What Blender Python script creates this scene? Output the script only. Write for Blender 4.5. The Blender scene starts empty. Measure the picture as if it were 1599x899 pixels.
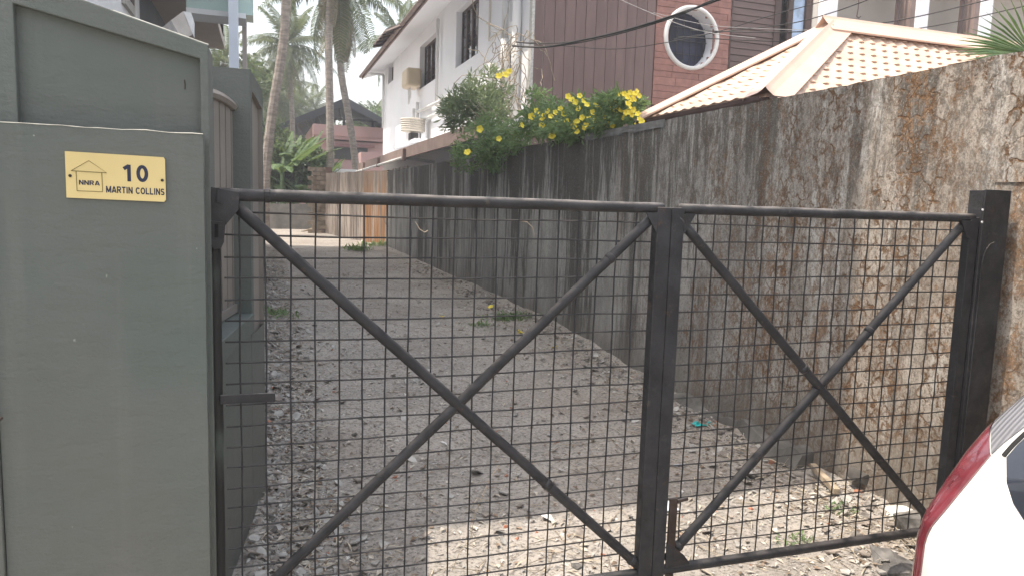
import bpy, math, random
from mathutils import Vector, Matrix, noise
from math import sin, cos, pi, radians, atan2, tan, sqrt
random.seed(7)
SC = bpy.context.scene
COL = SC.collection
# ------------------------------------------------------------------ camera
F, YAW, PITCH, ROLL, H = 1139.4, .3267, .1142, .0316, 1.55
fw = Vector((sin(YAW)*cos(PITCH), cos(YAW)*cos(PITCH), -sin(PITCH)))
r0 = Vector((cos(YAW), -sin(YAW), 0)); u0 = r0.cross(fw)
RT = cos(ROLL)*r0+sin(ROLL)*u0; UP = -sin(ROLL)*r0+cos(ROLL)*u0
CAMP = Vector((0, 0, H))
cam = bpy.data.cameras.new('camera'); camo = bpy.data.objects.new('camera', cam); COL.objects.link(camo)
cam.sensor_width = 36; cam.lens = F/1599*36; cam.clip_end = 2000; cam.clip_start = .05
M3 = Matrix((RT, UP, -fw)).transposed()
camo.matrix_world = Matrix.Translation(CAMP) @ M3.to_4x4()
SC.camera = camo
# ------------------------------------------------------------------ sky, sun, exposure
SUN_EL, SUN_DIR = radians(66), Vector((-1, .03, 0)).normalized()      # the sun stands over the left side of the lane
wd = bpy.data.worlds.new('World'); SC.world = wd; wd.use_nodes = True
wn = wd.node_tree; bg = wn.nodes['Background']; bg.inputs[1].default_value = .15
sk = wn.nodes.new('ShaderNodeTexSky'); sk.sky_type = 'NISHITA'; sk.sun_disc = False
sk.sun_elevation = SUN_EL; sk.sun_rotation = atan2(SUN_DIR.x, SUN_DIR.y) % (2*pi)
sk.air_density = 1.6; sk.dust_density = 6; sk.ozone_density = 1
mk = wn.nodes.new('ShaderNodeMixRGB'); mk.inputs[0].default_value = .5; mk.inputs[2].default_value = (4.3, 4.35, 4.45, 1)   # milky tropical haze over the blue
wn.links.new(sk.outputs[0], mk.inputs[1]); wn.links.new(mk.outputs[0], bg.inputs[0])
sl = bpy.data.lights.new('sun', 'SUN'); sl.energy = 2.4; sl.angle = radians(.6); sl.color = (1, .90, .78)
so = bpy.data.objects.new('sun', sl); COL.objects.link(so)
sd = Vector((SUN_DIR.x*cos(SUN_EL), SUN_DIR.y*cos(SUN_EL), sin(SUN_EL)))
so.rotation_euler = sd.to_track_quat('Z', 'Y').to_euler()
SC.view_settings.view_transform = 'Standard'; SC.view_settings.look = 'None'
SC.view_settings.exposure = 1.36; SC.view_settings.gamma = 1
SC.cycles.max_bounces = 6
# ------------------------------------------------------------------ helpers
def ray(px, py):
    return fw + RT*((px-799.5)/F) + UP*((449.5-py)/F)
def P(px, py, x=None, y=None, z=None, line=None):
    """the point of the place seen at this pixel, on a stated plane of the place"""
    d = ray(px, py)
    if x is not None: t = x/d.x
    elif y is not None: t = y/d.y
    elif z is not None: t = (z-H)/d.z
    else:
        a, b = line; nx, ny = b[1]-a[1], a[0]-b[0]
        t = (nx*a[0]+ny*a[1])/(nx*d.x+ny*d.y)
    return CAMP+d*t
def gz(y):
    pts = [(-50, -.07), (4.6, -.07), (6.2, .02), (8, .12), (21, .2), (30, .3), (400, .4)]
    for (a, b), (c, d) in zip(pts, pts[1:]):
        if y <= c: return b+(d-b)*max(0, (y-a))/(c-a)
    return .4
def tag(o, label=None, cat=None, group=None, kind=None):
    if label: o['label'] = label
    if cat: o['category'] = cat
    if group: o['group'] = group
    if kind: o['kind'] = kind
    return o
def thing(name, label, cat, loc=(0, 0, 0), group=None):
    o = bpy.data.objects.new(name, None); o.location = loc; o.empty_display_size = .1
    COL.objects.link(o); tag(o, label, cat, group); return o
def rootloc(o):
    v = Vector((0, 0, 0))
    while o is not None: v += o.location; o = o.parent
    return v
def link(name, me, parent=None, loc=None):
    o = bpy.data.objects.new(name, me); COL.objects.link(o)
    if parent: o.parent = parent
    if loc is not None: o.location = loc
    return o
class MB:
    def __init__(s): s.v = []; s.f = []
    def poly(s, pts):
        n = len(s.v); s.v += [tuple(p) for p in pts]; s.f.append(tuple(range(n, n+len(pts))))
    def box(s, a, b):
        x0, y0, z0 = a; x1, y1, z1 = b
        s.hexa([(x0, y0, z0), (x1, y0, z0), (x1, y1, z0), (x0, y1, z0), (x0, y0, z1), (x1, y0, z1), (x1, y1, z1), (x0, y1, z1)])
        return s
    def hexa(s, p):
        n = len(s.v); s.v += [tuple(q) for q in p]
        s.f += [tuple(n+i for i in f) for f in ((3, 2, 1, 0), (4, 5, 6, 7), (0, 1, 5, 4), (1, 2, 6, 5), (2, 3, 7, 6), (3, 0, 4, 7))]
        return s
    def slab(s, quad, off):       # four points + thickness vector
        off = Vector(off); return s.hexa([Vector(q) for q in quad]+[Vector(q)+off for q in quad])
    def prism(s, pts, off):
        off = Vector(off); n = len(s.v); k = len(pts)
        s.v += [tuple(p) for p in pts]+[tuple(Vector(p)+off) for p in pts]
        s.f.append(tuple(range(n+k-1, n-1, -1))); s.f.append(tuple(range(n+k, n+2*k)))
        for i in range(k):
            j = (i+1) % k; s.f.append((n+i, n+j, n+k+j, n+k+i))
        return s
    def tube(s, pts, r, k=8, cap=True):
        pts = [Vector(p) for p in pts]; n0 = len(s.v); m = len(pts)
        rr = r if isinstance(r, (list, tuple)) else [r]*m
        t = (pts[1]-pts[0]).normalized()
        a = t.cross(Vector((0, 0, 1)))
        if a.length < .1: a = t.cross(Vector((1, 0, 0)))
        a.normalize()
        for i, p in enumerate(pts):
            t = (pts[min(i+1, m-1)]-pts[max(i-1, 0)]).normalized()
            a = (a-t*a.dot(t)).normalized(); b = t.cross(a)
            for j in range(k):
                g = 2*pi*j/k; s.v.append(tuple(p+(a*cos(g)+b*sin(g))*rr[i]))
        for i in range(m-1):
            for j in range(k):
                q = (j+1) % k
                s.f.append((n0+i*k+j, n0+i*k+q, n0+(i+1)*k+q, n0+(i+1)*k+j))
        if cap: s.f.append(tuple(n0+j for j in range(k-1, -1, -1))); s.f.append(tuple(n0+(m-1)*k+j for j in range(k)))
        return s
    def grid(s, fn, us, vs):
        n = len(s.v); w = len(vs)
        for u in us:
            for v in vs: s.v.append(tuple(fn(u, v)))
        for i in range(len(us)-1):
            for j in range(w-1):
                s.f.append((n+i*w+j, n+(i+1)*w+j, n+(i+1)*w+j+1, n+i*w+j+1))
        return s
    def mesh(s, name, m, off=Vector((0, 0, 0)), smooth=False, bevel=0):
        me = bpy.data.meshes.new(name)
        me.from_pydata([(x-off.x, y-off.y, z-off.z) for x, y, z in s.v], [], s.f)
        if isinstance(m, (list, tuple)):
            for q in m: me.materials.append(q)
        elif m: me.materials.append(m)
        if smooth: me.polygons.foreach_set('use_smooth', [True]*len(me.polygons))
        me.update(); return me
    def build(s, name, m, parent=None, smooth=False, bevel=0, base=None):
        """base: a free-standing mesh gets its origin there"""
        off = rootloc(parent) if parent else Vector(base or (0, 0, 0))
        o = link(name, s.mesh(name, m, off, smooth), parent)
        if not parent: o.location = off
        if bevel:
            b = o.modifiers.new('bevel', 'BEVEL'); b.width = bevel; b.segments = 2; b.limit_method = 'ANGLE'; b.angle_limit = radians(40)
        return o
def fr(n): return [i/n for i in range(n+1)]
def rough_bar(a, b, r, k=10, seg=14, wob=.0012):
    a, b = Vector(a), Vector(b); pts = []
    for i in range(seg+1):
        t = i/seg; p = a.lerp(b, t)
        if 0 < i < seg: p += Vector((random.uniform(-wob, wob), random.uniform(-wob, wob), random.uniform(-wob, wob)))
        pts.append(p)
    return MB().tube(pts, r, k)
# ------------------------------------------------------------------ materials
class NG:
    def __init__(s, name):
        s.m = bpy.data.materials.new(name); s.m.use_nodes = True; s.t = s.m.node_tree
        s.b = s.t.nodes['Principled BSDF']; g = s.t.nodes.new('ShaderNodeNewGeometry'); s.pos = g.outputs['Position']
    def n(s, typ, **kw):
        o = s.t.nodes.new(typ)
        for k, v in kw.items(): setattr(o, k, v)
        return o
    def put(s, sock, v):
        if hasattr(v, 'is_linked'): s.t.links.new(v, sock)
        elif isinstance(v, (tuple, list)) and len(v) == 3 and sock.type == 'RGBA': sock.default_value = (*v, 1)
        else: sock.default_value = v
    def vec(s, sc=(1, 1, 1), src=None):
        m = s.n('ShaderNodeMapping'); s.put(m.inputs['Vector'], src or s.pos); m.inputs['Scale'].default_value = sc; return m.outputs[0]
    def local(s):
        return s.n('ShaderNodeTexCoord').outputs['Object']
    def noise(s, scale, vec=None, detail=4, rough=.55, dist=0):
        o = s.n('ShaderNodeTexNoise'); s.put(o.inputs['Vector'], vec or s.pos)
        o.inputs['Scale'].default_value = scale; o.inputs['Detail'].default_value = detail
        o.inputs['Roughness'].default_value = rough; o.inputs['Distortion'].default_value = dist; return o.outputs['Fac']
    def voro(s, scale, vec=None, feature='F1'):
        o = s.n('ShaderNodeTexVoronoi', feature=feature); s.put(o.inputs['Vector'], vec or s.pos); o.inputs['Scale'].default_value = scale
        return o.outputs['Distance'], (o.outputs['Color'] if feature == 'F1' else None)
    def math(s, op, a, b=0., clamp=False):
        o = s.n('ShaderNodeMath', operation=op); o.use_clamp = clamp; s.put(o.inputs[0], a); s.put(o.inputs[1], b); return o.outputs[0]
    def rng(s, v, a, b, c=0., d=1.):
        o = s.n('ShaderNodeMapRange'); o.interpolation_type = 'SMOOTHSTEP'
        for i, q in enumerate((v, a, b, c, d)): s.put(o.inputs[i], q)
        return o.outputs[0]
    def mix(s, f, a, b, mode='MIX'):
        o = s.n('ShaderNodeMixRGB', blend_type=mode); s.put(o.inputs[0], f); s.put(o.inputs[1], a); s.put(o.inputs[2], b); return o.outputs[0]
    def axis(s, i):
        o = s.n('ShaderNodeSeparateXYZ'); s.put(o.inputs[0], s.pos); return o.outputs[i]
    def rand(s):
        return s.n('ShaderNodeObjectInfo').outputs['Random']
    def fin(s, col, rough=.8, bump=None, bs=.3, bd=.01, metal=0, spec=.3):
        s.put(s.b.inputs['Base Color'], col); s.put(s.b.inputs['Roughness'], rough)
        s.b.inputs['Metallic'].default_value = metal; s.b.inputs['Specular IOR Level'].default_value = spec
        if bump is not None:
            o = s.n('ShaderNodeBump'); o.inputs['Strength'].default_value = bs; o.inputs['Distance'].default_value = bd
            s.put(o.inputs['Height'], bump); s.t.links.new(o.outputs[0], s.b.inputs['Normal'])
        return s.m
def simple(name, c, var=.15, scale=6, rough=.75, bs=.2, bscale=60, metal=0, spec=.3, st=(1, 1, 1), obr=0, dirt=None):
    g = NG(name); n = g.noise(scale, g.vec(st)); lo = tuple(x*(1-var) for x in c); hi = tuple(min(1, x*(1+var)) for x in c)
    col = g.mix(g.rng(n, .3, .7), lo, hi)
    if dirt: col = g.mix(g.rng(g.noise(scale*.6, g.vec((1.3, 1.3, .4)), 6), .52, .72, 0, dirt[1]), col, dirt[0])
    if obr:
        col = g.mix(g.math('MULTIPLY', g.rand(), obr), col, tuple(x*.45 for x in c))
    return g.fin(col, rough, g.noise(bscale), bs, .006, metal, spec)

def m_green():
    g = NG('green_wall_paint')
    c = g.mix(g.rng(g.noise(1.7, detail=6), .3, .7), (.082, .105, .096), (.112, .124, .114))
    c = g.mix(g.rng(g.noise(.9, detail=4), .42, .62, 0, .6), c, (.106, .112, .103))
    c = g.mix(g.rng(g.noise(7, g.vec((1, 1, .08)), 6, .6), .52, .66, 0, .35), c, (.145, .15, .138))
    c = g.mix(g.rng(g.noise(9, g.vec((1, 1, .35)), 5), .45, .8, 0, .35), c, (.088, .098, .088))
    c = g.mix(g.rng(g.noise(38, detail=3), .755, .79, 0, .6), c, (.30, .32, .29))       # chips
    c = g.mix(g.rng(g.axis(2), 1.3, 0, 0, .55), c, (.125, .12, .105))                     # splashed dust low on the wall
    trow = g.noise(7, g.vec((1, 1, 2.2)), 5, .6)
    return g.fin(c, .62, g.math('ADD', trow, g.math('MULTIPLY', g.noise(90), .25)), .6, .012, 0, .35)
GREEN = m_green()
def m_wall():
    g = NG('stained_concrete'); Y = g.axis(1); Z = g.axis(2)
    def warp(scale, amt):
        wob = g.n('ShaderNodeVectorMath', operation='ADD'); nn = g.n('ShaderNodeTexNoise'); nn.inputs['Scale'].default_value = scale; nn.inputs['Detail'].default_value = 4
        g.t.links.new(g.pos, nn.inputs['Vector']); sc = g.n('ShaderNodeVectorMath', operation='SCALE'); sc.inputs['Scale'].default_value = amt
        g.t.links.new(nn.outputs['Color'], sc.inputs[0]); g.t.links.new(g.pos, wob.inputs[0]); g.t.links.new(sc.outputs[0], wob.inputs[1]); return wob.outputs[0]
    W = warp(9, .05)
    beige = g.mix(g.rng(g.noise(2.3, detail=7, rough=.65), .35, .65), (.27, .235, .20), (.39, .35, .305))
    grey = g.mix(g.rng(g.noise(3, g.vec((1, 1, .35)), 7, .65), .35, .65), (.25, .243, .23), (.40, .39, .365))
    base = g.mix(g.rng(Y, 3.2, 4.6), beige, grey)
    # whitish lime bloom in upright patches
    wh = g.rng(g.noise(2.6, g.vec((1, 1.2, .16), W), 9, .75), .50, .62)
    base = g.mix(g.math('MULTIPLY', wh, g.rng(Y, 12, 3, .3, .8)), base, (.52, .51, .485))
    # black algae: rain streaks hanging from the top, growing thicker down the lane
    s1 = g.noise(2.2, g.vec((1, 1.0, .13)), 5, .55, .2); s2 = g.noise(12, g.vec((1, 1, .06)), 5, .65); s3 = g.noise(40, g.vec((1, 1, .12)), 3, .6)
    st = g.math('ADD', g.math('ADD', g.math('MULTIPLY', s1, .5), g.math('MULTIPLY', s2, .35)), g.math('MULTIPLY', s3, .15))
    thr = g.math('SUBTRACT', g.rng(Y, 3.2, 7.5, .56, .505), g.rng(Z, .9, 2.4, -.025, .06))
    k = g.rng(g.math('SUBTRACT', st, thr), -.03, .04)
    base = g.mix(g.math('MULTIPLY', k, g.rng(Y, 2.6, 8, .7, .9)), base, (.066, .062, .056))
    # mould mottling
    mo = g.noise(24, g.vec((1, 1, .55), W), 7, .75)
    kt = g.math('MULTIPLY', g.math('MULTIPLY', g.rng(mo, .44, .60), g.rng(Z, .5, 2.3, .12, .75)), g.rng(Y, 7.5, 4.8, .45, 1))
    base = g.mix(g.math('MULTIPLY', kt, g.rng(g.noise(1.3, g.vec((1, 1, .5)), 4), .38, .62, .35, 1)), base, (.075, .066, .056))
    m2 = g.noise(8, g.vec((1, 1, .42), W), 8, .78)
    base = g.mix(g.math('MULTIPLY', g.rng(m2, .50, .60), g.math('MULTIPLY', g.rng(Z, .3, 1.9, .25, .8), g.rng(g.math('ABSOLUTE', g.math('SUBTRACT', Y, 4.2)), 3.0, .6, .12, 1))), base, (.085, .068, .055))
    m3 = g.noise(55, g.vec((1, 1, .6)), 5, .8)
    base = g.mix(g.math('MULTIPLY', g.rng(m3, .50, .60), g.rng(Y, 6.5, 4.5, .22, .6)), base, (.10, .085, .07))
    # blistered plaster: brown rims between flakes
    ed, _ = g.voro(15, g.vec((1, 1, .6), warp(14, .10)), 'DISTANCE_TO_EDGE')
    near = g.rng(Y, 5.6, 3.8)
    patch = g.rng(g.noise(2.4, g.vec((1, 1, .16)), 6, .7), .40, .50)
    crack = g.math('MULTIPLY', g.rng(ed, .15, .03), g.rng(g.noise(13, W, 6, .8), .44, .53))
    base = g.mix(g.math('MULTIPLY', g.math('MULTIPLY', g.math('MULTIPLY', crack, patch), near), .95), base, (.115, .062, .030))
    # rust brown peeling flecks, a band low on the wall and upright drips
    fl = g.rng(g.noise(30, g.vec((1, 1, .5), W), 5, .7), .51, .57)
    band = g.math('MULTIPLY', g.rng(g.noise(2.0, g.vec((1, 1.3, .8)), 5, .7), .47, .60), g.math('MULTIPLY', g.rng(Z, 1.3, .8, .55, 1), g.rng(Y, 6.8, 5.2)))
    base = g.mix(g.math('MULTIPLY', g.math('MULTIPLY', fl, band), .9), base, (.15, .085, .045))
    och = g.rng(g.math('ADD', g.math('MULTIPLY', g.noise(11, g.vec((1, 1, .6), W), 6, .8), .6), g.math('MULTIPLY', g.noise(2.9, g.vec((1, 1, .13)), 3), .4)), .545, .585)
    base = g.mix(g.math('MULTIPLY', g.math('MULTIPLY', och, near), .7), base, g.mix(g.rng(g.noise(40, detail=5, rough=.8), .42, .58), (.24, .13, .06), (.095, .055, .03)))
    ru = g.math('MULTIPLY', g.rng(g.noise(2.7, g.vec((1, 1, .05)), 5), .60, .67), g.rng(Y, 9, 6))
    base = g.mix(g.math('MULTIPLY', ru, .55), base, (.15, .09, .06))
    pit = g.noise(85, detail=4, rough=.75)
    base = g.mix(g.rng(pit, .53, .64, 0, .55), base, (.085, .075, .062)); base = g.mix(g.rng(pit, .45, .36, 0, .4), base, (.42, .40, .37))
    base = g.mix(g.math('MULTIPLY', g.rng(g.math('ADD', Z, g.math('MULTIPLY', g.noise(2, detail=5), .5)), .75, .35), .6), base, (.17, .155, .135))
    h = g.math('ADD', g.math('MULTIPLY', g.math('MULTIPLY', g.rng(ed, 0, .12), patch), g.math('MULTIPLY', near, .5)), g.math('ADD', g.math('MULTIPLY', mo, .9), g.math('MULTIPLY', pit, .5)))
    return g.fin(base, .95, h, .55, .012, 0, .12)
WALL = m_wall()
def m_farwall():
    g = NG('sunlit_streaked_plaster'); Z = g.axis(2)
    st = g.noise(9, g.vec((1.4, 1, .09)), 7, .7)
    c = g.mix(g.rng(st, .42, .56), (.33, .285, .25), (.13, .105, .085))
    c = g.mix(g.math('MULTIPLY', g.rng(g.noise(1.5, g.vec((1, 1, .04)), 3), .52, .56), g.rng(g.axis(1), 24.3, 23.4, 0, .85)), c, g.mix(g.rng(st, .4, .6), (.33, .165, .06), (.20, .10, .045)))
    c = g.mix(g.rng(Z, 1.2, 2.3, 0, .7), c, (.12, .10, .085))
    return g.fin(c, .9, st, .4, .02)
def m_ground():
    g = NG('dusty_soil'); p = g.pos
    c = g.mix(g.rng(g.noise(1.1, detail=6), .35, .65), (.30, .277, .25), (.40, .367, .328))
    c = g.mix(g.rng(g.noise(14, detail=8, rough=.7), .45, .62, 0, .6), c, (.44, .40, .36))
    c = g.mix(g.rng(g.noise(45, detail=6, rough=.7), .48, .62, 0, .7), c, (.11, .10, .09))
    c = g.mix(g.rng(g.noise(.6, detail=3), .5, .7, 0, .35), c, (.25, .20, .16))
    d, cc = g.voro(55); c = g.mix(g.rng(d, .16, .10, 0, .35), c, (.42, .39, .36))
    h = g.math('ADD', g.noise(18, detail=8, rough=.7), g.math('MULTIPLY', g.noise(80, detail=4), .4))
    return g.fin(c, .95, h, .8, .02, 0, .1)
def m_iron(name='black_gate_paint', c=(.021, .021, .023)):
    g = NG(name)
    col = g.mix(g.rng(g.noise(7, detail=6), .4, .7), c, tuple(x*1.7 for x in c))
    col = g.mix(g.rng(g.noise(22, detail=8, rough=.8), .58, .66, 0, .6), col, (.085, .072, .062))
    col = g.mix(g.rng(g.noise(6, detail=8, rough=.8), .60, .66, 0, .6), col, (.075, .045, .03))
    up = g.n('ShaderNodeNewGeometry'); sep = g.n('ShaderNodeSeparateXYZ'); g.t.links.new(up.outputs['Normal'], sep.inputs[0])
    dust_highlight = g.math('MULTIPLY', g.rng(sep.outputs[2], .35, .95), g.rng(g.noise(12, detail=6), .3, .65))
    col = g.mix(g.math('MULTIPLY', dust_highlight, .85), col, (.19, .17, .155))  # upward faces paler: dust, with the rail's top highlight painted in
    return g.fin(col, g.rng(g.noise(18, detail=6), .35, .65, .38, .75), g.noise(60, detail=6, rough=.7), .5, .004, 0, .3)
IRON = m_iron()
RUST = m_iron('rusty_iron', (.035, .024, .020))
PEEL = simple('peeling_black_paint', (.014, .014, .014), .3, 9, .6, .4, 30, dirt=((.09, .115, .10), .8), st=(1, 1, .4))
GROUND = m_ground()
SIDEGATE = simple('grey_brown_gate_paint', (.215, .195, .175), .1, 4, .55, .2, 40)
WHITE = simple('white_house_plaster', (.85, .86, .89), .02, 1.2, .8, .15, 30, dirt=((.74, .73, .72), .2))
BEIGEP = simple('cream_plaster', (.66, .62, .55), .06, 1.2, .8, .1, 30, dirt=((.38, .35, .3), .4))
EAVEBR = simple('brown_fascia_paint', (.24, .175, .155), .15, 3, .6, .1, 30)
FRAMEBR = simple('dark_brown_timber', (.07, .045, .04), .25, 8, .5, .15, 50, st=(1, 1, .2))
CLAD = simple('brown_cladding', (.165, .112, .104), .10, 9, .5, .25, 40, st=(1, 1, .15), obr=.14)
CLADH = simple('brown_siding', (.135, .092, .084), .12, 9, .5, .25, 40, st=(.15, 1, 1), obr=.12)
REDST = simple('red_stone_tile', (.32, .165, .14), .15, 7, .75, .4, 30, obr=.3)
PVC = simple('white_plastic_pipe', (.68, .68, .67), .06, 3, .4, .05, 30)
def glass(name, c, r=.06):
    g = NG(name); col = g.mix(g.rng(g.noise(2.2, detail=4), .4, .6), c, tuple(x*1.8 for x in c)); return g.fin(col, r, g.noise(1.2), .05, .01, 0, .8)
GLASS = glass('dark_window_glass', (.02, .022, .028))
TILE = simple('salmon_roof_tile', (.62, .44, .335), .12, 5, .55, .15, 40, obr=.12, dirt=((.40, .30, .24), .5))
RIDGE = simple('salmon_ridge_metal', (.60, .43, .34), .06, 3, .45, .1, 30)
GUT = simple('brown_gutter', (.085, .055, .05), .2, 5, .5, .1, 30)
def leafmat(name, c, c2, obr=0):
    g = NG(name)
    col = g.mix(g.rng(g.noise(9, detail=3), .35, .65), c, c2)
    g.fin(col, .55, None, spec=.35)
    g.b.inputs['Subsurface Weight'].default_value = 0
    tr = g.n('ShaderNodeBsdfTranslucent'); g.put(tr.inputs[0], g.mix(.5, col, (.25, .32, .06), 'ADD'))
    mx = g.n('ShaderNodeMixShader'); mx.inputs[0].default_value = .28
    g.t.links.new(g.b.outputs[0], mx.inputs[1]); g.t.links.new(tr.outputs[0], mx.inputs[2])
    g.t.links.new(mx.outputs[0], g.t.nodes['Material Output'].inputs['Surface']); return g.m
LEAF = leafmat('shrub_leaf', (.105, .17, .08), (.18, .26, .115))
LEAFG = leafmat('grey_green_leaf', (.14, .18, .12), (.23, .28, .17))
PALML = leafmat('palm_leaflet', (.055, .08, .045), (.12, .135, .08))
PALMD = leafmat('dry_palm_leaflet', (.16, .13, .10), (.24, .20, .15))
BANL = leafmat('banana_leaf', (.05, .10, .04), (.11, .17, .065))
TREEL = leafmat('tree_leaf', (.03, .06, .022), (.07, .11, .04))
FANL = leafmat('fan_palm_leaf', (.06, .12, .05), (.11, .17, .07))
BARK = simple('palm_bark', (.24, .21, .185), .3, 5, .9, .6, 18, st=(1, 1, 3))
TWIG = simple('dry_twig', (.30, .25, .19), .3, 9, .9, .3, 60)
PETAL = simple('yellow_petal', (.85, .70, .08), .1, 20, .6, .05, 60)

# ------------------------------------------------------------------ ground
def axisvals(spec):
    out = []
    for a, b, s in spec:
        n = max(1, int(round((b-a)/s)))
        out += [a+(b-a)*i/n for i in range(n)]
    out.append(spec[-1][1]); return out
def gh(x, y):
    z = gz(y)
    if -4 < x < 6 and -4 < y < 40:
        e = 1 if y < 12 else .5
        z += noise.noise((x*1.3, y*1.3, 3))*.03*e + noise.noise((x*5, y*5, 9))*.014*e
        if y < 12 and -.5 < x < 4: z += noise.noise((x*17, y*17, 1))*.009
        w = max(0, 1-abs(x-3.3)/.45); z += .05*w*w*(1 if y > 3 else .3)
        w = max(0, 1-abs(x+.05)/.35); z += .07*w*w*(1 if 3 < y < 24 else .2)
    return z
xs = axisvals([(-120, -40, 20), (-40, -4, 6), (-4, -.4, .3), (-.4, 3.6, .035), (3.6, 6, .3), (6, 40, 6), (40, 120, 20)])
ys = axisvals([(-50, -4, 8), (-4, 1.8, .3), (1.8, 8, .04), (8, 24, .12), (24, 40, .5), (40, 150, 20)])
gm = MB().grid(lambda x, y: (x, y, gh(x, y)), xs, ys)
tag(gm.build('ground', GROUND, smooth=True), kind='structure')

# ------------------------------------------------------------------ left gate pillar and recessed wall
YP = 2.30
def prect(x0, z0, x1, z1, y0, y1, mb): mb.box((x0, y0, z0), (x1, y1, z1)); return mb
pr = P(318, 212, y=YP).x; pt_ = P(160, 200, y=YP).z
pil = thing('gate_pillar', 'low grey green plastered pillar in front, carrying the yellow house number plate', 'pillar', (-.45, YP, gz(2)))
mb = MB()
n = 26
prof = [(pr-.002+noise.noise((0, i*.9, 4))*.0015) for i in range(n+1)]
z0 = -.25
def face(i, j):
    x = -.70+(prof[j]+.70)*i/18; z = z0+(pt_-z0)*j/n
    if j == n: z += noise.noise((x*14, 0, 2))*.004-.002*(i/18)
    return (x, YP+noise.noise((x*3, z*3, 5))*.0015, z)
m_ = MB(); m_.grid(face, range(19), range(n+1))
k = len(m_.v)
m_.grid(lambda i, j: (face(i, n)[0], YP+.055*j, face(i, n)[2]), range(19), range(2))
m_.grid(lambda i, j: (prof[j], YP+.055*i, face(18, j)[2]), range(2), range(n+1))
m_.build('pillar_body', GREEN, pil)
MB().box((-1.3, YP-.012, -.25), (-.703, YP+.055, pt_-.01)).build('side_return', GREEN, pil, bevel=.004)
nl = P(3, 652, y=YP-.02)
MB().tube([nl, nl+Vector((.0, -.03, .002))], .004, 6).build('nail', RUST, pil)
TRIM = simple('worn_pale_edge', (.42, .42, .38), .2, 20, .9, .3, 50)
e = MB(); pts = [Vector((face(i, n)[0], YP-.0005, face(i, n)[2]+.0005)) for i in range(19)]
e.tube(pts, [.0008+.0010*random.random() for _ in pts], 5).build('worn_edge', TRIM, pil)

# taller wall behind the pillar: a frame round a recessed panel with sloping top
YW = YP+.07
tall = thing('entrance_wall', 'tall grey green wall with recessed panel and sloping top behind the number pillar', 'wall', (-.6, YW, gz(2)))
A = P(130, 0, y=YW); B = P(325, 70, y=YW); slope = (B.z-A.z)/(B.x-A.x); XR = B.x
ztop = lambda x: B.z+(x-XR)*slope
I1 = P(20, 5, y=YW); I2 = P(312, 92, y=YW); sl2 = (I2.z-I1.z)/(I2.x-I1.x); zi = lambda x: I2.z+(x-I2.x)*sl2
T = .19
MB().prism([(-1.6, YW, -.2), (I1.x, YW, -.2), (I1.x, YW, zi(I1.x)), (I2.x, YW, zi(I2.x)), (I2.x, YW, -.2), (XR, YW, -.2), (XR, YW, ztop(XR)), (-1.6, YW, ztop(-1.6))], (0, T, 0)).build('border_frame', GREEN, tall, bevel=.003)
pn = MB(); N = 24
pn.grid(lambda u, v: (I1.x+(I2.x-I1.x)*u, YW+.028+noise.noise((u*3, v*3, 8))*.003, 1.2+(zi(I1.x+(I2.x-I1.x)*u)+.02-1.2)*v), fr(N), fr(N))
pn.build('recessed_panel', GREEN, tall, smooth=True)
q = P(288, 125, y=YW+.026); q2 = P(289, 140, y=YW+.026)
MB().tube([q, q.lerp(q2, .5)+Vector((.001, 0, 0)), q2], .0018, 5).build('nail', RUST, tall)
MB().tube([(XR-.25, YW+.01, ztop(XR-.25)+.001), (XR, YW+.01, ztop(XR)+.001)], .0025, 5).build('worn_edge', TRIM, tall)

# number plate
PLATE = simple('yellow_plate', (.60, .48, .22), .06, 3, .4, .03, 60, dirt=((.55, .45, .22), .5))
a = P(103, 237, y=YP); b = P(258.5, 246, y=YP); c = P(259, 316, y=YP); d = P(104, 308.5, y=YP)
pc = (a+b+c+d)/4
npl = thing('number_plate', 'yellow metal house number plate fixed to the grey green pillar', 'sign', pc)
rise = ((b.z-a.z)+(c.z-d.z))/2/(b.x-a.x)
hw = ((b.x-a.x)+(c.x-d.x))/4; hh = ((a.z-d.z)+(b.z-c.z))/4
def PL(u, v, dy=0): return Vector((pc.x+u*hw, YP-.006+dy, pc.z+v*hh+u*hw*rise))
sh = [(-1, -1), (.96, -1), (1, -.9), (1, .9), (.97, 1), (-1, 1)]
MB().prism([PL(u, v, .003) for u, v in sh], (0, -.004, 0)).build('plate', PLATE, npl)
INK = simple('dark_blue_print', (.02, .024, .05), .1, 20, .5, .02, 60)
LINE = simple('olive_print_line', (.16, .13, .04), .1, 20, .5, .02, 60)
def arc(cx, cy, rx, ry, a0, a1, n=10): return [(cx+rx*cos(radians(a0+(a1-a0)*k/n)), cy+ry*sin(radians(a0+(a1-a0)*k/n))) for k in range(n+1)]
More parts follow.
